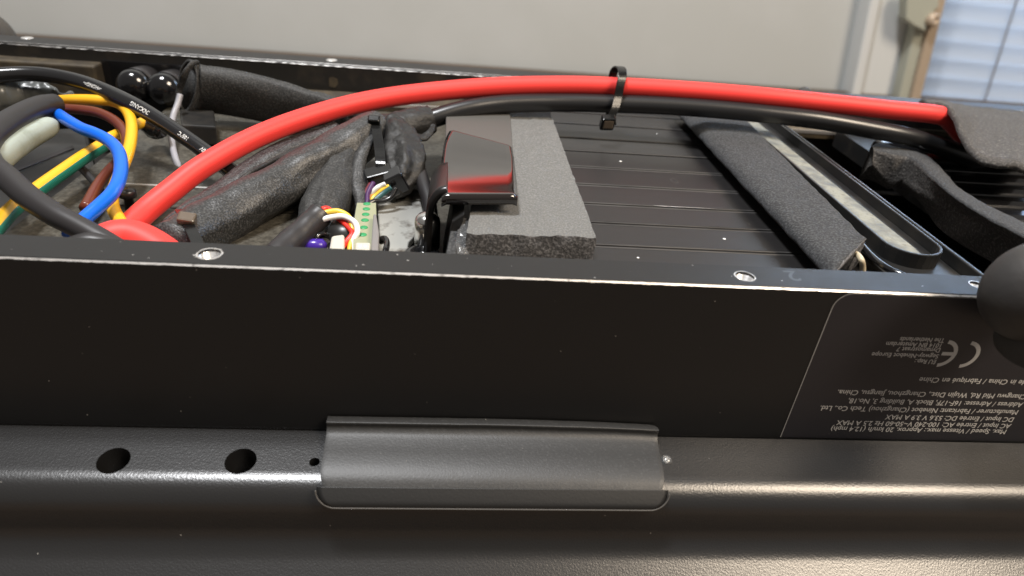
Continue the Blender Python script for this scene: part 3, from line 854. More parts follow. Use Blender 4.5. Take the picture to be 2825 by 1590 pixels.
# ================================================================== DARK FOAM STRIP, SLOTTED PART, CURVED FOAM, PAD
fs = thing('foam_strip', 'dark grey foam strip lying across the ribbed battery case', 'foam strip', (80, 60, ZB))
s1 = P(2300, 742, z=0.4); s2 = P(2382, 657, z=0.4)
pf = cr([(0.34, -6.6), (0.26, -4.6), (0.07, -3.3), (-0.005, -2.2), (0.05, -0.8), (0.2, 0.15), (0.5, 0.5), (0.8, 0.55), (0.96, 0.35), (1.0, -0.3), (1.0, -2.5), (1.0, -6.6)], 4)
V, F, Mi = [], [], []
NY = 90
for j in range(NY + 1):
    v = j / NY
    for (u, z) in pf:
        y0 = 7.4 + 14.0 * max(0, min(1, u)); y = y0 + (122 - y0) * v
        x = 72.5 + u * (13.6 + 0.062 * (y - 21))
        p_ = Vector((x, y, z)); k_ = 0.16 if v > 0.02 else 0.5
        p_ += Vector((noise.noise(p_ * 0.4), noise.noise(p_ * 0.5 + Vector((5, 1, 2))), noise.noise(p_ * 0.25 + Vector((9, 3, 1))) * 1.6)) * k_
        V.append(p_)
m_ = len(pf)
for j in range(NY):
    for k in range(m_ - 1):
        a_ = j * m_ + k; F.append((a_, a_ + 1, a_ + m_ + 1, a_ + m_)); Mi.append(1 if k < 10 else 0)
F.append(tuple(range(m_ - 1, -1, -1))); Mi.append(2)
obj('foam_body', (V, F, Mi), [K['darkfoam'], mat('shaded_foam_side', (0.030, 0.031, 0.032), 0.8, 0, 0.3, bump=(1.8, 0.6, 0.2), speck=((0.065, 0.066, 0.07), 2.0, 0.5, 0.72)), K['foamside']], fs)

sp_ = thing('slotted_holder', 'black plastic holder with a long rounded slot to the right of the dark foam strip', 'holder', (96, 60, -10))
def stadium(cx_, w_, y0, y1, n=14, skew=0.0):
    pts = []
    for k in range(n + 1):
        a_ = math.pi + math.pi * k / n; pts.append((cx_ + w_ * math.cos(a_), y0 + w_ + w_ * math.sin(a_)))
    for k in range(n + 1):
        a_ = math.pi * k / n; pts.append((cx_ + w_ * math.cos(a_), y1 - w_ + w_ * math.sin(a_)))
    return pts
def ring_geo(o_, i_, z0, z1):
    n = len(o_); V = []
    for z in (z0, z1):
        V += [(x, y, z) for x, y in o_]; V += [(x, y, z) for x, y in i_]
    F = []
    for k in range(n):
        k2 = (k + 1) % n
        F.append((2 * n + k, 2 * n + k2, 3 * n + k2, 3 * n + k))          # top
        F.append((k, k2, 2 * n + k2, 2 * n + k)); F.append((n + k2, n + k, 3 * n + k, 3 * n + k2))
    return V, F
obj('base_plate', box(86.9, 104.0, 9.0, 138, -8, -3.2), K['plastic'], sp_, smooth=False, bevel=0.8)
obj('slot_rim', ring_geo(stadium(96.0, 6.2, 15.5, 132), stadium(96.0, 5.5, 16.2, 131.3), -3.3, 0.0), K['plastic'], sp_, smooth=False, bevel=0.2)
obj('slot_floor', slab([Vector((x, y, -2.4)) for x, y in stadium(96.0, 5.4, 16.3, 131.2)], 0.7), K['plastic'], sp_, smooth=False)
gl = [(x, y) for x, y in stadium(96.0, 5.45, 16.25, 131.2) if x < 96.2]
gl = sorted([q for q in gl if q[1] < 60], key=lambda q: -q[1]) 
gp = [Vector((90.6, 130, -0.6))] + [Vector((x, y, -0.6)) for x, y in gl] + [Vector((96.4, 20, -0.6)), Vector((95.9, 60, -0.6)), Vector((95.6, 130, -0.6))]
obj('glue_bead', slab(gp, 1.6), K['glue'], sp_, smooth=False, bevel=0.3)
obj('outer_flank', box(104.0, 105.0, 9.0, 138, -14, -0.8), K['plastic'], sp_, smooth=False, bevel=0.3)
q1 = [P(2375, 672, z=-2), P(2398, 700, z=-2), P(2430, 728, z=-2), P(2462, 748, z=-2), P(2500, 764, z=-2)]
obj('rounded_lip', tube([tuple(q) for q in q1], r=0.7, n=12), K['shinyblack'], sp_)
cw = thing('wire_stub', 'short cream wire stub peeking out under the cut end of the dark foam strip', 'wire', P(2368, 715, z=-5))
obj('insulation', tube([tuple(P(2352, 697, z=-1.5)), tuple(P(2366, 704, z=-1.5)), tuple(P(2376, 718, z=-1.5)), tuple(P(2380, 735, z=-3)), tuple(P(2380, 760, z=-5))], r=0.6), K['tan'], cw)

# curved dark foam wall
cfm = thing('curved_foam_wall', 'curved dark foam lining strip standing to the right of the slotted holder', 'foam strip', (125, 50, -14))
up_ = [(2404, 403), (2428, 395), (2470, 404), (2519, 416), (2560, 432), (2588, 455), (2616, 485), (2643, 515), (2700, 552), (2760, 583), (2825, 614), (2900, 652)]
lo_ = [(2410, 414), (2436, 420), (2470, 428), (2506, 434), (2534, 452), (2560, 480), (2588, 507), (2625, 540), (2690, 584), (2750, 618), (2825, 655), (2900, 694)]
bt_ = [(2408, 455), (2434, 490), (2466, 517), (2492, 500), (2520, 510), (2555, 530), (2600, 553), (2660, 590), (2720, 628), (2790, 680), (2840, 705), (2900, 735)]
ZT = -0.5
U_ = cr([tuple(P(*q, z=ZT)) for q in up_], 6); Lw = cr([tuple(P(*q, z=ZT - 0.2)) for q in lo_], 6)
Bt = []
for (lx, ly), (bx, by) in zip(lo_, bt_):
    pt = P(lx, ly, z=ZT - 0.2); Bt.append(tuple(P(bx, by, y=pt.y - 1.5)))
Bt = cr(Bt, 6)
V, F, Mi = [], [], []
n = len(U_); nj = 10
for i in range(n):
    u_, l_, b_ = Vector(U_[i]), Vector(Lw[i]), Vector(Bt[i])
    col_ = [u_ + Vector((0, 0.6, -12)), u_ + Vector((0, 0.2, -0.6))] + [u_.lerp(l_, k / 4) + Vector((0, 0, 0.25 * math.sin(k / 4 * math.pi))) for k in range(5)] + [l_.lerp(b_, (k + 1) / 6) for k in range(6)] + [b_ + Vector((0, 2, -1.5)), u_ + Vector((0, 0.6, -12))]
    for p_ in col_: V.append(p_ + Vector((noise.noise(p_ * .5), noise.noise(p_ * .5 + Vector((4, 4, 4))), noise.noise(p_ * .5 + Vector((8, 1, 4))))) * 0.16)
m_ = len(col_)
for i in range(n - 1):
    for k in range(m_ - 1):
        a_ = i * m_ + k; F.append((a_, a_ + 1, a_ + m_ + 1, a_ + m_)); Mi.append(0 if k < 6 else 1)
F.append(tuple(range(m_ - 1))); Mi.append(1)
obj('foam_body', (V, F, Mi), [K['darkfoam'], K['brownfoam']], cfm)

# foam pad over the cables, upper right
pad = thing('foam_pad', 'brownish grey foam pad covering the right ends of the two thick cables', 'foam pad', (190, 100, -6))
near_e = [(2556, 282, 96), (2618, 291, 90), (2642, 322, 84), (2658, 360, 77), (2680, 405, 70), (2712, 436, 65), (2762, 450, 62), (2800, 452, 61), (2835, 465, 60), (2900, 480, 60)]
far_e = [(2535, 279, 140), (2600, 283, 140), (2640, 286, 140), (2665, 289, 140), (2690, 292, 140), (2715, 295, 140), (2770, 301, 140), (2800, 305, 140), (2835, 309, 140), (2900, 316, 140)]
A_ = cr([tuple(P(a_, b_, y=z_)) for a_, b_, z_ in near_e], 6); B_ = cr([tuple(P(a_, b_, y=z_)) for a_, b_, z_ in far_e], 6)
V, F = [], []; nv = 14
for i in range(len(A_)):
    for k in range(nv + 1):
        u = k / nv; p_ = Vector(A_[i]).lerp(Vector(B_[i]), u)
        p_.z += 0.8 * math.sin(u * math.pi) + 0.35 * noise.noise(p_ * 0.35)
        V.append(p_)
for i in range(len(A_) - 1):
    for k in range(nv):
        a_ = i * (nv + 1) + k; F.append((a_, a_ + nv + 1, a_ + nv + 2, a_ + 1))
o = obj('foam_sheet', (V, F), K['brownfoam'], pad)
so = o.modifiers.new('solid', 'SOLIDIFY'); so.thickness = 1.6 * MM; so.offset = -1

# glossy ribbed part deep on the right
fin = thing('finned_block', 'glossy black finned block in the dark right end of the compartment', 'finned block', (175, 70, -12))
obj('base', box(140, 300, 30, 136, -16, -10), K['plastic'], fin, smooth=False)
for i in range(7):
    y = 52 + i * 9.5
    obj('fin', extrude_x([(y, -10), (y + 0.5, -7.4), (y + 2.5, -6.2), (y + 5.5, -6.2), (y + 7.4, -7.4), (y + 7.9, -10)], 142, 300), K['shinyblack'], fin, smooth=False, bevel=0.8)

# ================================================================== BIG CABLES
def px_path(L, key='y'):
    return [tuple(P(a_, b_, **{key: c_})) for a_, b_, c_ in L]
red = thing('red_cable', 'thick red silicone cable arching over the whole compartment', 'cable', P(404, 610, y=40))
RP = px_path([(330, 650, 34), (400, 585, 42), (470, 528, 48), (560, 460, 55), (700, 382, 66), (850, 324, 77), (1000, 283, 86), (1150, 259, 92), (1350, 241, 97),
              (1550, 236, 99), (1700, 240, 99), (1900, 251, 97), (2100, 267, 94), (2300, 287, 92), (2450, 303, 91), (2590, 318, 91), (2625, 338, 97), (2655, 372, 102)])
obj('insulation', tube(RP, r=2.68, n=32, sub=10), K['red'], red)
bk = thing('thick_black_cable', 'thick glossy black cable running just below the red cable', 'cable', P(1250, 330, y=90))
BP = px_path([(1080, 372, 84), (1140, 352, 86), (1200, 326, 88), (1290, 301, 91), (1400, 287, 94), (1550, 284, 96), (1700, 287, 96), (1850, 293, 95), (2000, 304, 93),
              (2119, 316, 91), (2257, 332, 89), (2395, 356, 88), (2520, 382, 88), (2640, 424, 92), (2760, 480, 98)])
obj('insulation', tube(BP, r=2.6, n=28, sub=10), K['blackcable'], bk)
# second red end, bulging over the rail's inner edge
rl = thing('red_cable_bend', 'short red cable bend bulging just over the near rail, left end of the red cable', 'cable', P(360, 660, y=18))
obj('insulation', tube(px_path([(215, 745, 16), (262, 700, 18), (312, 668, 20), (360, 662, 21), (412, 682, 20), (462, 716, 18), (510, 760, 16)]), r=3.7, n=28, sub=10, aspect=1.1, hint=(0, 1, 0.3)), K['red'], rl)
gm = thing('rubber_grommet', 'low black rubber grommet between the thick black loop and the red cable bend', 'grommet', P(280, 655, y=14))
obj('body', tube(px_path([(180, 676, 12.5), (215, 664, 13), (250, 658, 13.5), (290, 666, 13.5), (330, 682, 13)]), r=1.0, n=20, sub=8, aspect=1.6, hint=(0, 0, 1)), K['thickcable'], gm)

# cable ties
def tie(name_label, c, ax, rx, rz, head_ang, half, thick=0.9, upv=(0, 0, 1), group='black cable ties', head=1.6, tail=None):
    """ring of strap round centre c, in the plane spanned by upv and side; ax = cable direction"""
    ax = Vector(ax).normalized(); u = Vector(upv); u = (u - ax * u.dot(ax)).normalized(); s_ = ax.cross(u)
    t = thing('cable_tie', name_label, 'cable tie', c, group)
    loop = [Vector(c) + u * math.cos(a_) * rz + s_ * math.sin(a_) * rx for a_ in [2 * math.pi * k / 40 for k in range(40)]]
    obj('strap', band(loop, ax * half, thick), K['tie'], t, smooth=False, bevel=0.15)
    a_ = math.radians(head_ang); hc = Vector(c) + u * math.cos(a_) * (rz + 0.9) + s_ * math.sin(a_) * (rx + 0.9)
    rad = (u * math.cos(a_) + s_ * math.sin(a_)).normalized(); tg_ = ax.cross(rad)
    obj('head', obox(hc, ax * head, tg_ * head * 0.95, rad * head * 0.8), K['tie'], t, smooth=False, bevel=0.4)
    obj('latch', obox(hc + tg_ * 0 + rad * head * 0.5, ax * head * 0.68, tg_ * head * 0.6, rad * head * 0.36), K['tiehead'], t, smooth=False, bevel=0.2)
    return t
# main tie: drawn loop standing proud above the red cable, head hanging below the black one
rc_ = P(1700, 240, y=99); bc_ = P(1700, 287, y=96)
t = thing('cable_tie', 'black cable tie binding the red and thick black cables together, its loop standing proud', 'cable tie', bc_, 'black cable ties')
LP = [(1688, 345, 90), (1686, 322, 90.5), (1697, 298, 91.5), (1704, 268, 93.5), (1710, 238, 94.5), (1716, 212, 96), (1716, 196, 98.5), (1708, 188, 101.5), (1699, 192, 104), (1692, 206, 105), (1688, 240, 104), (1684, 290, 101), (1682, 330, 96)]
loop = [Vector(q) for q in cr([tuple(P(a_, b_, y=c_)) for a_, b_, c_ in LP], 5)]
obj('strap', band(loop, Vector((1.25, 0.15, 0)), 0.55, closed=False), K['tie'], t, smooth=False, bevel=0.12)
hc = P(1676, 338, y=89.5)
obj('head', obox(hc, (2.0, 0, 0.1), (0, 1.3, 0.4), (0.1, -0.6, 1.9)), K['tie'], t, smooth=False, bevel=0.45)
obj('latch', obox(hc + Vector((0.05, -1.15, -0.2)), (1.45, 0, 0.05), (0, 0.35, 0.1), (0, -0.3, 1.25)), K['tiehead'], t, smooth=False, bevel=0.25)

# ================================================================== FLEECE SLEEVES AND TAPED HARNESS
sv = thing('open_sleeve', 'dark flattened fleece sleeve with its open mouth facing left', 'cable sleeve', P(700, 330, z=-12))
SL = [(514, 238, 108.0, 8.0), (548, 242, 110.8, 7.9), (620, 252, 111.5, 8.2), (700, 269, 111, 8.3), (780, 290, 110, 8.1), (850, 307, 108, 7.4), (910, 316, 106, 6.2), (950, 322, 104, 4.8)]
obj('sleeve_body', tube([tuple(P(a_, b_, y=c_)) + (r_,) for a_, b_, c_, r_ in SL], n=40, sub=8, aspect=0.5, hint=(-0.12, -0.35, 1), wob=0.2, fold=0.10, wsc=0.22, hollow=0.14), K['fleece2'], sv)
# folded lip at the mouth
obj('folded_lip', tube([tuple(P(a_, b_, y=c_)) + (r_,) for a_, b_, c_, r_ in ((548, 172, 110, .4), (532, 176, 107.5, .8), (512, 203, 106, 1.0), (498, 240, 107.5, 1.0), (491, 275, 107, .9), (489, 300, 107, .8))],
                       n=16, sub=8, aspect=0.6, wob=0.2, wsc=0.6), K['fleece2'], sv)
sv2 = thing('narrow_sleeve', 'thin pale end of a fleece sleeve slipping under the red cable behind the open sleeve', 'cable sleeve', P(940, 290, y=104))
obj('sleeve_body', tube([tuple(P(a_, b_, y=c_)) + (r_,) for a_, b_, c_, r_ in ((870, 268, 107, 1.6), (905, 280, 106, 1.9), (945, 297, 104, 2.0), (1000, 320, 98, 2.2), (1050, 340, 92, 2.6))], n=18, sub=8, wob=0.35, wsc=0.5), K['fleece2'], sv2)

hs = thing('wrapped_harness', 'bright speckled fleece wrapped harness running diagonally under the red cable', 'wire harness', P(700, 560, z=-13))
HB = [(470, 672, 24, 4.2), (540, 640, 32, 5.0), (620, 598, 40, 5.6), (700, 553, 47, 5.6), (780, 509, 54, 5.4), (850, 466, 60, 5.4), (920, 428, 66, 5.4), (985, 388, 72, 5.4), (1040, 352, 78, 4.8)]
obj('front_wrap', tube([tuple(P(a_, b_, y=c_)) + (r_,) for a_, b_, c_, r_ in HB], n=64, sub=12, wob=0.26, wsc=0.18, fold=0.13, ridge=0.5, seed=3, aspect=1.1), K['fleece'], hs)
HA = [(470, 640, 34, 2.6), (540, 592, 42, 3.2), (610, 545, 50, 3.3), (680, 492, 58, 3.6), (760, 442, 66, 3.8), (850, 402, 74, 3.8), (930, 372, 80, 3.8)]
obj('rear_wrap', tube([tuple(P(a_, b_, y=c_)) + (r_,) for a_, b_, c_, r_ in HA], n=48, sub=10, wob=0.2, wsc=0.25, fold=0.14, seed=8), K['fleece'], hs)
obj('flap', tube([tuple(P(a_, b_, y=c_)) + (r_,) for a_, b_, c_, r_ in ((648, 545, 45, .35), (660, 505, 51, .5), (690, 478, 54, .5), (760, 440, 62, .6), (850, 398, 70, .6), (930, 365, 76, .5))], n=14, sub=8, wob=0.2, wsc=0.9), K['tape'], hs)
# downward branch
db = thing('hanging_sleeve', 'dark creased sleeve dropping from the taped joint toward the near rail', 'cable sleeve', P(960, 600, z=-13))
obj('sleeve_body', tube([tuple(P(a_, b_, y=c_)) + (r_,) for a_, b_, c_, r_ in ((1010, 352, 80, 3.4), (985, 400, 72, 4.0), (955, 455, 64, 4.6), (925, 520, 55, 5.2), (900, 580, 46, 5.4), (880, 640, 38, 5.2), (860, 700, 30, 5.0))],
                       n=64, sub=12, wob=0.35, wsc=0.2, fold=0.2, ridge=0.5, seed=12, aspect=0.9), K['fleece2'], db)
obj('creased_edge', tube([tuple(P(a_, b_, y=c_)) + (r_,) for a_, b_, c_, r_ in ((1045, 352, 73, .8), (1010, 400, 66, 1.3), (990, 450, 60, 1.7), (988, 510, 53, 1.9), (997, 560, 47, 1.5), (985, 605, 41, 0.9))],
                         n=28, sub=10, wob=0.15, wsc=0.4, fold=0.15, seed=4, aspect=0.5, hint=(1, 0, 0)), K['fleece'], db)
# taped joint
tj = thing('taped_joint', 'ragged bundle wrapped in black cloth tape where the thick black cable starts', 'taped joint', P(1090, 470, z=-8))
obj('tape_wrap', tube([tuple(P(a_, b_, y=c_)) + (r_,) for a_, b_, c_, r_ in ((1035, 345, 80, 3.0), (1080, 352, 80, 4.2), (1120, 345, 81, 4.6), (1165, 336, 83, 4.4), (1190, 330, 84, 3.8))],
                      n=48, sub=8, wob=0.25, wsc=0.45, fold=0.2, ridge=0.9), K['tape'], tj)
obj('tape_tail', tube([tuple(P(a_, b_, y=c_)) + (r_,) for a_, b_, c_, r_ in ((1085, 345, 78, 3.0), (1105, 385, 72, 4.6), (1110, 430, 66, 5.0), (1112, 475, 60, 4.6), (1105, 515, 55, 3.0), (1095, 535, 52, 1.2))],
                      n=56, sub=10, wob=0.55, wsc=0.3, fold=0.3, ridge=0.8, seed=6), K['tape'], tj)
obj('loose_flap', tube([tuple(P(a_, b_, y=c_)) + (r_,) for a_, b_, c_, r_ in ((1060, 335, 76, .4), (1095, 350, 74, .6), (1130, 370, 73, .7), (1165, 380, 74, .6), (1188, 362, 77, .4), (1195, 345, 80, .3))], n=14, sub=8, wob=0.25, wsc=0.7, aspect=2.2), K['tape'], tj)
tie('small black cable tie cinched round the taped joint', P(1052, 405, y=69), (0.15, 1.0, 0.55), 5.2, 5.2, 20, 1.1, 0.6, upv=(0, -0.5, 1), head=1.3) if False else None
t = thing('cable_tie', 'black cable tie hanging straight down over the taped joint', 'cable tie', P(1045, 450, y=62), 'black cable ties')
LP = [(1030, 326, 76), (1036, 345, 72), (1042, 380, 67), (1047, 415, 62.5), (1050, 450, 58), (1052, 470, 57)]
obj('strap', band([Vector(q) for q in cr([tuple(P(a_, b_, y=c_)) for a_, b_, c_ in LP], 5)], Vector((1.25, 0, 0)), 0.6, closed=False), K['tie'], t, smooth=False, bevel=0.12)
obj('head', obox(P(1032, 337, y=72), (1.5, 0, 0), (0, 0.9, 0.5), (0, -0.6, 1.3)), K['tie'], t, smooth=False, bevel=0.35)
t = thing('cable_tie', 'brownish headed black cable tie round the lower left end of the speckled harness', 'cable tie', P(525, 640, y=24), 'black cable ties')
LP = [(500, 585, 36), (512, 603, 29), (521, 625, 25.5), (534, 650, 22), (545, 675, 19), (552, 700, 16)]
obj('strap', band([Vector(q) for q in cr([tuple(P(a_, b_, y=c_)) for a_, b_, c_ in LP], 5)], Vector((1.15, 0.2, 0)), 0.6, closed=False), K['tie'], t, smooth=False, bevel=0.12)
obj('head', obox(P(516, 610, y=26.5), (1.6, 0.2, -0.3), (0, 1.2, 0.4), (0.3, -0.5, 1.35)), K['tiehead'], t, smooth=False, bevel=0.4)

# small grey sleeve with three thin wires
ss = thing('grey_wire_sleeve', 'short smooth grey sleeve from which red, yellow and white wires emerge', 'cable sleeve', P(820, 650, y=28))
obj('sleeve_body', tube([tuple(P(a_, b_, y=c_)) + (r_,) for a_, b_, c_, r_ in ((884, 592, 34, 2.7), (868, 608, 32.5, 2.7), (835, 640, 29, 2.7), (800, 672, 25.5, 2.8), (760, 712, 21, 2.9))], n=24, sub=8, hollow=0.12, wob=0.12, wsc=0.5), K['thickcable'], ss)
def wire(label, path, r, m_, name='wire', key='y', cat='wire', group=None):
    pts = px_path(path, key)
    t_ = thing(name, label, cat, min([Vector(q) for q in pts], key=lambda v: v.z), group)
    obj('insulation', tube(pts, r=r, n=14, sub=8), m_, t_); return t_
wire('thin yellow wire arching out of the grey sleeve to the milky connector', [(886, 592, 33), (905, 586, 33.5), (935, 584, 33.5), (962, 600, 32.5), (972, 630, 30.5), (970, 660, 28), (964, 695, 25)], 0.62, K['smallyel'])
wire('thin white wire arching out of the grey sleeve over the thin yellow one', [(890, 606, 31.5), (915, 600, 32), (948, 598, 32), (978, 614, 31), (986, 640, 29), (974, 665, 27.5), (972, 700, 25)], 0.62, K['white'])
wire('thin flat red wire bending below the white one and back to the rail', [(888, 578, 34.5), (905, 577, 35), (930, 600, 33.5), (958, 625, 31), (972, 645, 29), (955, 668, 27), (935, 695, 24.5)], 0.60, K['smallred'])
wire('thin black wire beside the thin red wire', [(932, 612, 33), (940, 640, 31), (942, 680, 27), (942, 705, 25)], 0.4, K['glosscable'])
bx = P(930, 640, z=-8)
db2 = thing('black_moulding', 'rounded black moulding behind the thin red, yellow and white wires', 'moulding', bx)
obj('body', lathe(P(905, 640, y=33), (0.9, -0.2, -0.2), [(0, 0.8), (0.6, 3.0), (4, 3.5), (6.5, 3.0), (7.4, 1.5)], 24), K['plastic'], db2)

# connectors hanging from the joint with coloured leads
cn = thing('lead_connector', 'black connector under the taped joint with thin coloured leads entering it', 'connector', P(1060, 500, y=55))
obj('housing', obox(P(1052, 488, y=56), (3.0, 0.6, 0.8), (-0.6, 2.2, 0.3), (-0.9, -0.6, 1.9)), K['tie'], cn, smooth=False, bevel=0.4)
obj('housing_half', obox(P(1092, 500, y=53.5), (2.0, 0.4, 1.0), (-0.5, 2.0, 0.3), (-1.1, -0.4, 2.2)), K['shinyblack'], cn, smooth=False, bevel=0.4)
LD = [('purple lead twisting down from the connector to the board', K['purple'], [(1030, 505, 52), (1015, 535, 49), (1012, 565, 46), (995, 600, 43), (985, 625, 40)], .6),
      ('dark red lead just left of the purple lead', mat('maroon_insulation', (0.16, 0.02, 0.03), 0.35), [(1022, 508, 53), (1008, 535, 50), (1003, 560, 47.5)], .55),
      ('orange lead crossing behind the purple lead', K['orange'], [(1070, 510, 51.5), (1045, 522, 51), (1025, 538, 50), (1006, 560, 48), (998, 580, 46)], .55),
      ('yellow lead between the white and teal leads at the connector', K['smallyel'], [(1074, 513, 51), (1050, 527, 50.5), (1030, 545, 49.5), (1010, 568, 47)], .5),
      ('white lead at the upper side of the lead fan', K['white'], [(1064, 507, 51), (1050, 513, 51), (1038, 520, 50.5), (1020, 540, 50)], .55),
      ('teal lead at the lower side of the lead fan', K['teal'], [(1080, 518, 50.5), (1060, 532, 50), (1035, 552, 48.5), (1005, 585, 46), (990, 615, 42)], .6),
      ('thin black lead looping below the teal lead', K['glosscable'], [(1092, 520, 50), (1078, 545, 48.5), (1055, 556, 47.5), (1030, 556, 47), (1005, 575, 45)], .6),
      ('violet grey lead leading down to the board edge', K['purple'], [(1018, 560, 46.5), (1000, 590, 44), (990, 620, 41), (985, 650, 38)], .5)]
for l_, m_, p_, r_ in LD: wire(l_, p_, r_, m_, 'thin_lead', group='coloured leads under the connector')
wire('soft black lead drooping to the right behind the bracket leg', [(1100, 514, 60), (1130, 528, 60), (1165, 534, 60), (1200, 540, 62)], 0.8, K['thickcable'], 'black_lead')
wire('flat black lead curving down beside the bracket leg', [(1150, 450, 66), (1160, 480, 60), (1172, 520, 54), (1184, 560, 49), (1188, 600, 44)], 1.7, K['thickcable'], 'black_lead')

# light metal plate, board and connectors
mp = thing('metal_plate', 'light metal mounting plate with scorched patches left of the bracket', 'plate', P(1100, 690, z=-12))
plp = [(1024, 702), (1046, 655), (1040, 560), (1075, 545), (1160, 548), (1170, 600), (1166, 640), (1146, 648), (1128, 668), (1122, 702)]
obj('plate_body', slab([P(a_, b_, z=-11) for a_, b_ in plp], 1.6), K['plate'], mp, smooth=False, bevel=0.3)
obj('rear_step', slab([P(a_, b_, z=-10.6) for a_, b_ in ((1090, 505), (1175, 510), (1178, 552), (1092, 552))], 2.6), K['floor'], mp, smooth=False, bevel=0.4)
cy = thing('silver_cylinder', 'small polished silver cylinder at the foot of the black bracket', 'cylinder', P(1165, 660, z=-11))
obj('barrel', lathe(P(1178, 680, z=-10.5), (0, 0, 1), [(0, 2.7), (5.8, 2.7), (6.6, 2.5), (7.3, 1.9), (7.7, 0.8)], 28), K['chrome'], cy)
hk = thing('black_clip', 'small black hook shaped clip standing on the metal plate', 'clip', P(1058, 690, z=-10))
obj('hook', tube(px_path([(1050, 664, -9), (1064, 662, -8), (1068, 675, -8), (1064, 692, -8), (1058, 715, -9)], 'z'), r=0.9, n=12, aspect=0.7), K['shinyblack'], hk)
bo = thing('black_bushing', 'black rubber bushing below the silver cylinder', 'bushing', P(1160, 690, z=-11))
obj('body', lathe(P(1164, 708, z=-10.5), (0, 0, 1), [(0, 3.6), (0.9, 3.6), (1.2, 3.2), (1.2, 1.8), (0.4, 1.6)], 28), K['shinyblack'], bo)
pc = thing('circuit_board', 'pale circuit board with a row of green pads beside the milky connector', 'circuit board', P(1010, 600, z=-12))
obj('board', slab([P(a_, b_, z=-8) for a_, b_ in ((985, 560), (1037, 560), (1040, 640), (1024, 704), (975, 704), (975, 620))], 1.2), K['pcb'], pc, smooth=False)
for a_, b_ in ((1012, 563), (1011, 577), (1009, 592), (1007, 608), (1004, 628), (1001, 648)):
    q = P(a_, b_, z=-7.98)
    obj('green_pad', lathe((q.x, q.y, -8), (0, 0, 1), [(0, 0.85), (0.1, 0.8), (0.12, 0.3)], 14), K['pad'], pc)
co = thing('milky_connector', 'milky white plug connector receiving the thin white and yellow wires', 'connector', P(1000, 690, z=-8))
obj('housing', slab([P(a_, b_, z=-5.5) for a_, b_ in ((980, 668), (1022, 668), (1020, 704), (978, 704))], 2.4), K['conn'], co, smooth=False, bevel=0.4)
for a_ in (988, 1003):
    obj('pin_slot', slab([P(a_, 676, z=-5.3), P(a_ + 9, 676, z=-5.3), P(a_ + 9, 682, z=-5.3), P(a_, 682, z=-5.3)], 0.5), K['white'], co, smooth=False, bevel=0.15)
co2 = thing('milky_connector', 'cream connector body left of the thin red wire, beside the grey sleeve', 'connector', P(925, 670, z=-8))
obj('housing', slab([P(a_, b_, z=-6) for a_, b_ in ((914, 650), (950, 645), (950, 702), (905, 702))], 2.4), K['conn'], co2, smooth=False, bevel=0.5)
gp_ = thing('grey_rib', 'narrow grey plastic rib between the board and the metal plate', 'plastic rib', P(1032, 680, z=-8))
obj('body', slab([P(a_, b_, z=-6.5) for a_, b_ in ((1030, 590), (1038, 590), (1046, 640), (1044, 704), (1022, 704), (1026, 640))], 2), mat('mid_grey_plastic', (0.20, 0.19, 0.19), 0.45), gp_, smooth=False, bevel=0.3)
vi = thing('violet_terminal', 'small violet glossy terminal just above the near rail', 'terminal', P(870, 675, y=28))
obj('body', lathe(P(868, 680, y=27), (1, 0, 0), [(-2.6, 0.7), (-2.0, 1.6), (1.6, 1.6), (2.4, 0.8)], 20), K['violet'], vi)
vk = thing('black_ring_terminal', 'black glossy ring behind the violet terminal', 'terminal', P(890, 665, y=31))
obj('ring', lathe(P(888, 668, y=29), (0.7, -0.7, 0.2), [(-0.6, 2.2), (0.6, 2.2), (0.7, 1.4), (-0.4, 1.3)], 22), K['shinyblack'], vk)

# ================================================================== LEFT END: COLOURED WIRES
bc = thing('printed_black_cable', 'black cable with white printed marking sweeping from the far left to under the red cable', 'cable', P(600, 450, z=-10))
CP = px_path([(-160, 260, 2), (-60, 218, 3), (40, 205, 3.5), (130, 208, 3.5), (220, 226, 3), (300, 256, 2), (370, 290, 1), (440, 332, -1), (500, 372, -3), (560, 414, -5), (640, 475, -8), (700, 520, -9.5)], 'z')
obj('insulation', tube(CP, r=1.95, n=22, sub=10), K['glosscable'], bc)
CPs = [Vector(q) for q in cr(CP, 30)]
acc = [0]
for a_, b_ in zip(CPs, CPs[1:]): acc.append(acc[-1] + (b_ - a_).length)
def near_s(px, py):
    best = min(range(len(CPs)), key=lambda i: (CPs[i] - P(px, py, z=CPs[i].z)).length); return best
def cable_text(body, px, py, size, roll):
    i0 = near_s(px, py); s0 = acc[i0]; W_ = len(body) * size * 0.55
    import bisect
    def wrap(x, y):
        x, y = W_ - x, size * 0.7 - y
        s__ = s0 + x; i = min(len(CPs) - 2, max(0, bisect.bisect_left(acc, s__) - 1)); f = (s__ - acc[i]) / max(1e-6, acc[i + 1] - acc[i])
        c_ = CPs[i].lerp(CPs[i + 1], f); t_ = (CPs[i + 1] - CPs[i]).normalized()
        tocam = (CAM - c_); o_ = (tocam - t_ * tocam.dot(t_)).normalized(); s2_ = t_.cross(o_)
        th = roll + (y - size * 0.35) / 1.97
        return c_ + (o_ * math.cos(th) - s2_ * math.sin(th)) * 1.99 if False else c_ + (o_ * math.cos(th) + s2_ * math.sin(th) * -1) * 1.99
    g_ = text_geo(body, size, (0, 0, 0), (1, 0, 0), (0, 1, 0), wrap=wrap)
    obj('printed_marking', g_, K['white'], bc, smooth=False)
cable_text('-=HONG=-', 258, 236, 1.35, 0.0)
cable_text('INXIANG', 383, 294, 1.55, 0.0)
cable_text('105°C', 508, 374, 1.4, 0.0)
cable_text('600V', 568, 416, 1.4, 0.0)

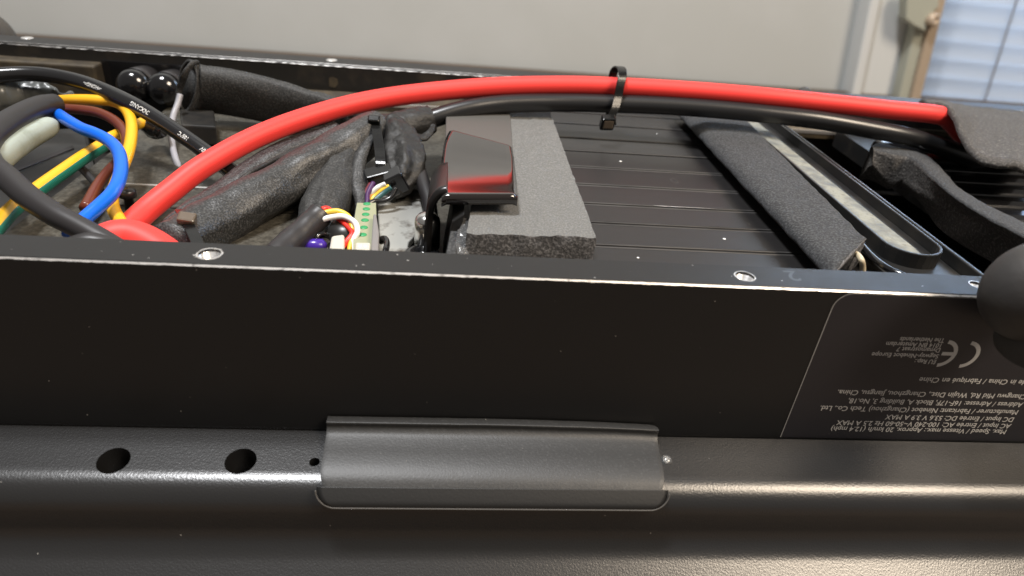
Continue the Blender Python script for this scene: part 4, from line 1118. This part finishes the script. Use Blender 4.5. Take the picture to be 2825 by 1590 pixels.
lp_ = thing('thick_black_loop', 'thick matt black cable looping round the left edge toward the near rail', 'cable', P(200, 640, y=26))
TL = [(150, 288, 0.0, 2.6), (110, 296, 1, 2.7), (60, 318, 1.5, 2.7), (5, 352, 1.5, 2.7), (-40, 400, 1.0, 2.6), (-30, 450, 0.5, 2.6), (20, 492, 0, 2.4), (80, 545, -1, 2.3), (150, 592, -2, 2.2), (215, 626, -3, 2.1), (290, 668, -4.5, 2.1), (340, 700, -6, 2.1)]
obj('insulation', tube([tuple(P(a_, b_, z=c_)) + (r_,) for a_, b_, c_, r_ in TL], n=26, sub=10), K['thickcable'], lp_)
fl = thing('clear_bag', 'greyish crumpled plastic bag edge behind the thick black loop', 'plastic bag', P(60, 300, z=-6))
obj('bag_film', tube([tuple(P(a_, b_, z=c_)) + (r_,) for a_, b_, c_, r_ in ((-70, 285, -4, 5.0), (0, 268, -3, 5.5), (60, 258, -3, 5.0), (120, 262, -3, 3.4), (165, 270, -3, 1.6), (200, 262, -3, 0.5))], n=30, sub=10, wob=1.0, wsc=0.3, ridge=0.8, aspect=0.8),
    mat('dull_grey_film', (0.10, 0.105, 0.10), 0.3, 0, 0.5, blot=((0.05, 0.05, 0.05), 0.1, 0.4, 0.7)), fl)
pg = thing('pale_green_sleeve', 'pale grey green sleeve tucked inside the thick black loop', 'cable sleeve', P(60, 400, z=-6))
obj('sleeve_body', tube([tuple(P(a_, b_, z=c_)) + (r_,) for a_, b_, c_, r_ in ((152, 342, -2.5, 1.2), (135, 350, -2.5, 2.4), (90, 370, -2.5, 2.9), (45, 395, -2.5, 3.2), (5, 425, -2.5, 3.2), (-30, 452, -3, 3.0))], n=26, sub=8, aspect=0.9), K['palegreen'], pg)
wire('yellow wire leaving the sheath and hooking down behind the brown wire', [(140, 284, -2.5), (170, 277, -1.5), (210, 275, -0.5), (260, 276, 0), (312, 281, 0), (345, 300, -0.5), (362, 335, -1.5), (362, 380, -3), (352, 425, -4.5), (330, 480, -7), (312, 530, -9), (311, 570, -9.5), (326, 602, -9.5), (350, 640, -9.5)], 1.35, K['yellow'], 'yellow_wire', 'z')
wire('short yellow wire running into the shiny black lump', [(300, 382, -5), (335, 366, -5), (365, 350, -5), (395, 338, -5.5)], 1.35, K['yellow'], 'yellow_wire', 'z')
gy = thing('earth_wire', 'yellow wire with a green stripe running diagonally under the thick black loop', 'wire', P(60, 560, z=-12))
EG = [(345, 366, -7), (310, 385, -7), (276, 406, -7), (225, 438, -7), (179, 470, -7.2), (135, 501, -7.4), (94, 531, -7.6), (60, 557, -7.6), (36, 577, -7.6), (15, 598, -7.8), (-30, 650, -8)]
obj('insulation', tube(px_path(EG, 'z'), r=1.65, n=20, sub=8, stripe=(12, 17), hint=(0, 0, 1)), [K['yellow'], K['green']], gy)
wire('brown wire curving between the yellow and blue wires', [(150, 298, -3), (190, 301, -2), (230, 304, -1.5), (270, 311, -1.5), (310, 329, -2), (338, 355, -3), (349, 385, -4), (345, 420, -5.5), (322, 450, -7), (296, 478, -8), (268, 515, -9), (235, 575, -10)], 1.25, K['brown'], 'brown_wire', 'z')
wire('bright blue wire curving in front of the brown wire', [(138, 300, -2), (160, 315, -1.5), (190, 335, -1), (225, 355, -1), (262, 369, -1), (297, 387, -1.5), (325, 415, -2), (334, 455, -3), (328, 497, -4), (308, 535, -5), (270, 572, -6), (232, 606, -7), (190, 650, -8)], 1.45, K['blue'], 'blue_wire', 'z')
wire('light grey wire dropping from the mouth of the open sleeve', [(497, 262, 103), (490, 288, 101), (479, 318, 98), (473, 352, 93), (474, 388, 88), (482, 430, 82), (497, 472, 76), (516, 514, 70), (540, 560, 62)], 0.85, K['grey'], 'grey_wire', 'y')
wire('thin dark cable crossing the black recess behind the brown wire', [(215, 455, -10), (235, 475, -10), (262, 505, -11), (280, 530, -12)], 0.9, K['thickcable'], 'dark_lead', 'z')

bxl = thing('controller_box', 'matt black controller box below the coloured wires at the left', 'controller', P(120, 500, z=-33))
obj('case', slab([P(a_, b_, z=-15) for a_, b_ in ((-120, 370), (238, 350), (272, 500), (285, 660), (-120, 660))], 12), K['plastic'], bxl, smooth=False, bevel=1.0)
obj('lid_ridge', slab([P(a_, b_, z=-14.6) for a_, b_ in ((20, 470), (200, 400), (204, 408), (24, 480))], 0.6), K['thickcable'], bxl, smooth=False, bevel=0.2)
# round glossy capacitors
for l_, (a_, b_) in (('left one of two shiny black domed capacitors by the far wall', (362, 240)), ('right one of two shiny black domed capacitors by the far wall', (446, 250))):
    q = P(a_, b_, y=126)
    cp = thing('capacitor', l_, 'capacitor', (q.x, q.y, ZF), 'domed capacitors')
    obj('can', lathe((q.x, q.y + 8, q.z - 1.0), (0.05, -1, 0.15), [(-4, 5.4), (3, 5.4), (6, 5.3)], 32), K['thickcable'], cp)
    obj('dome', lathe((q.x, q.y + 8, q.z - 1.0), (0.05, -1, 0.15), [(6, 5.35), (8, 5.0), (9.6, 4.0), (10.6, 2.4), (10.9, 0.8)], 32), K['shinyblack'], cp)
lb = thing('potting_lump', 'shiny black potting lump at the end of the short yellow wire', 'potting', P(410, 350, z=-10))
obj('body', tube([tuple(P(a_, b_, z=-7)) + (r_,) for a_, b_, r_ in ((392, 340, 1.8), (408, 342, 2.8), (428, 352, 3.0), (445, 362, 2.0))], n=24, sub=8, wob=0.5, wsc=0.4), K['shinyblack'], lb)
bb = thing('black_relay', 'black box component under the mouth of the open sleeve', 'relay', P(520, 320, z=-13))
obj('case', slab([P(a_, b_, z=-8) for a_, b_ in ((495, 300), (590, 305), (596, 350), (500, 345))], 5.5), K['plastic'], bb, smooth=False, bevel=0.5)

# ================================================================== AROUND THE DECK
kn = thing('rubber_stopper', 'dark dusty rubber stopper bulging over the near rail at the right edge', 'stopper', P(2850, 860, y=-12))
q = P(2874, 806, y=-8)
V, F = [], []
n = 40; kr = 10.0
for j in range(25):
    th = math.pi * j / 24
    for i in range(n):
        ph = 2 * math.pi * i / n
        V.append(q + Vector((math.sin(th) * math.cos(ph) * kr * 0.98, math.sin(th) * math.sin(ph) * kr * 0.72, math.cos(th) * kr * 0.92)))
for j in range(24):
    for i in range(n):
        F.append((j * n + i, (j + 1) * n + i, (j + 1) * n + (i + 1) % n, j * n + (i + 1) % n))
obj('head', (V, F), K['darkp'], kn)
q2 = P(2862, 950, y=-9)
obj('stem', tube([(q2.x + 3, q2.y + 4, q2.z + 9, 5), (q2.x + 1, q2.y + 1, q2.z + 3.5, 6.2), (q2.x, q2.y, q2.z, 6.6), (q2.x, q2.y, q2.z - 2.2, 5.6), (q2.x, q2.y, q2.z - 3.2, 3.0)], n=28, sub=6, caps=True), K['darkp'], kn)
cl = P(2222, 243, y=153)
cc_ = thing('plastic_clip', 'small dark rounded clip showing behind the far rail above the red cable', 'clip', (cl.x, cl.y, cl.z - 4))
obj('body', lathe((cl.x, cl.y, cl.z - 4), (0, 0, 1), [(0, 2.9), (2.2, 2.8), (3.6, 2.2), (4.3, 0.9)], 24), K['darkp'], cc_)
tq = P(-112, 126, y=165)
ty = thing('dark_cover', 'dark rounded cover rising behind the far rail at the left edge', 'cover', (tq.x, tq.y, tq.z))
obj('shell', lathe((tq.x - 4, tq.y + 12, tq.z - 3), (0, 1, 0), [(-12, 11.0), (-10, 13.4), (4, 14), (10, 12)], 48), K['darkp'], ty)
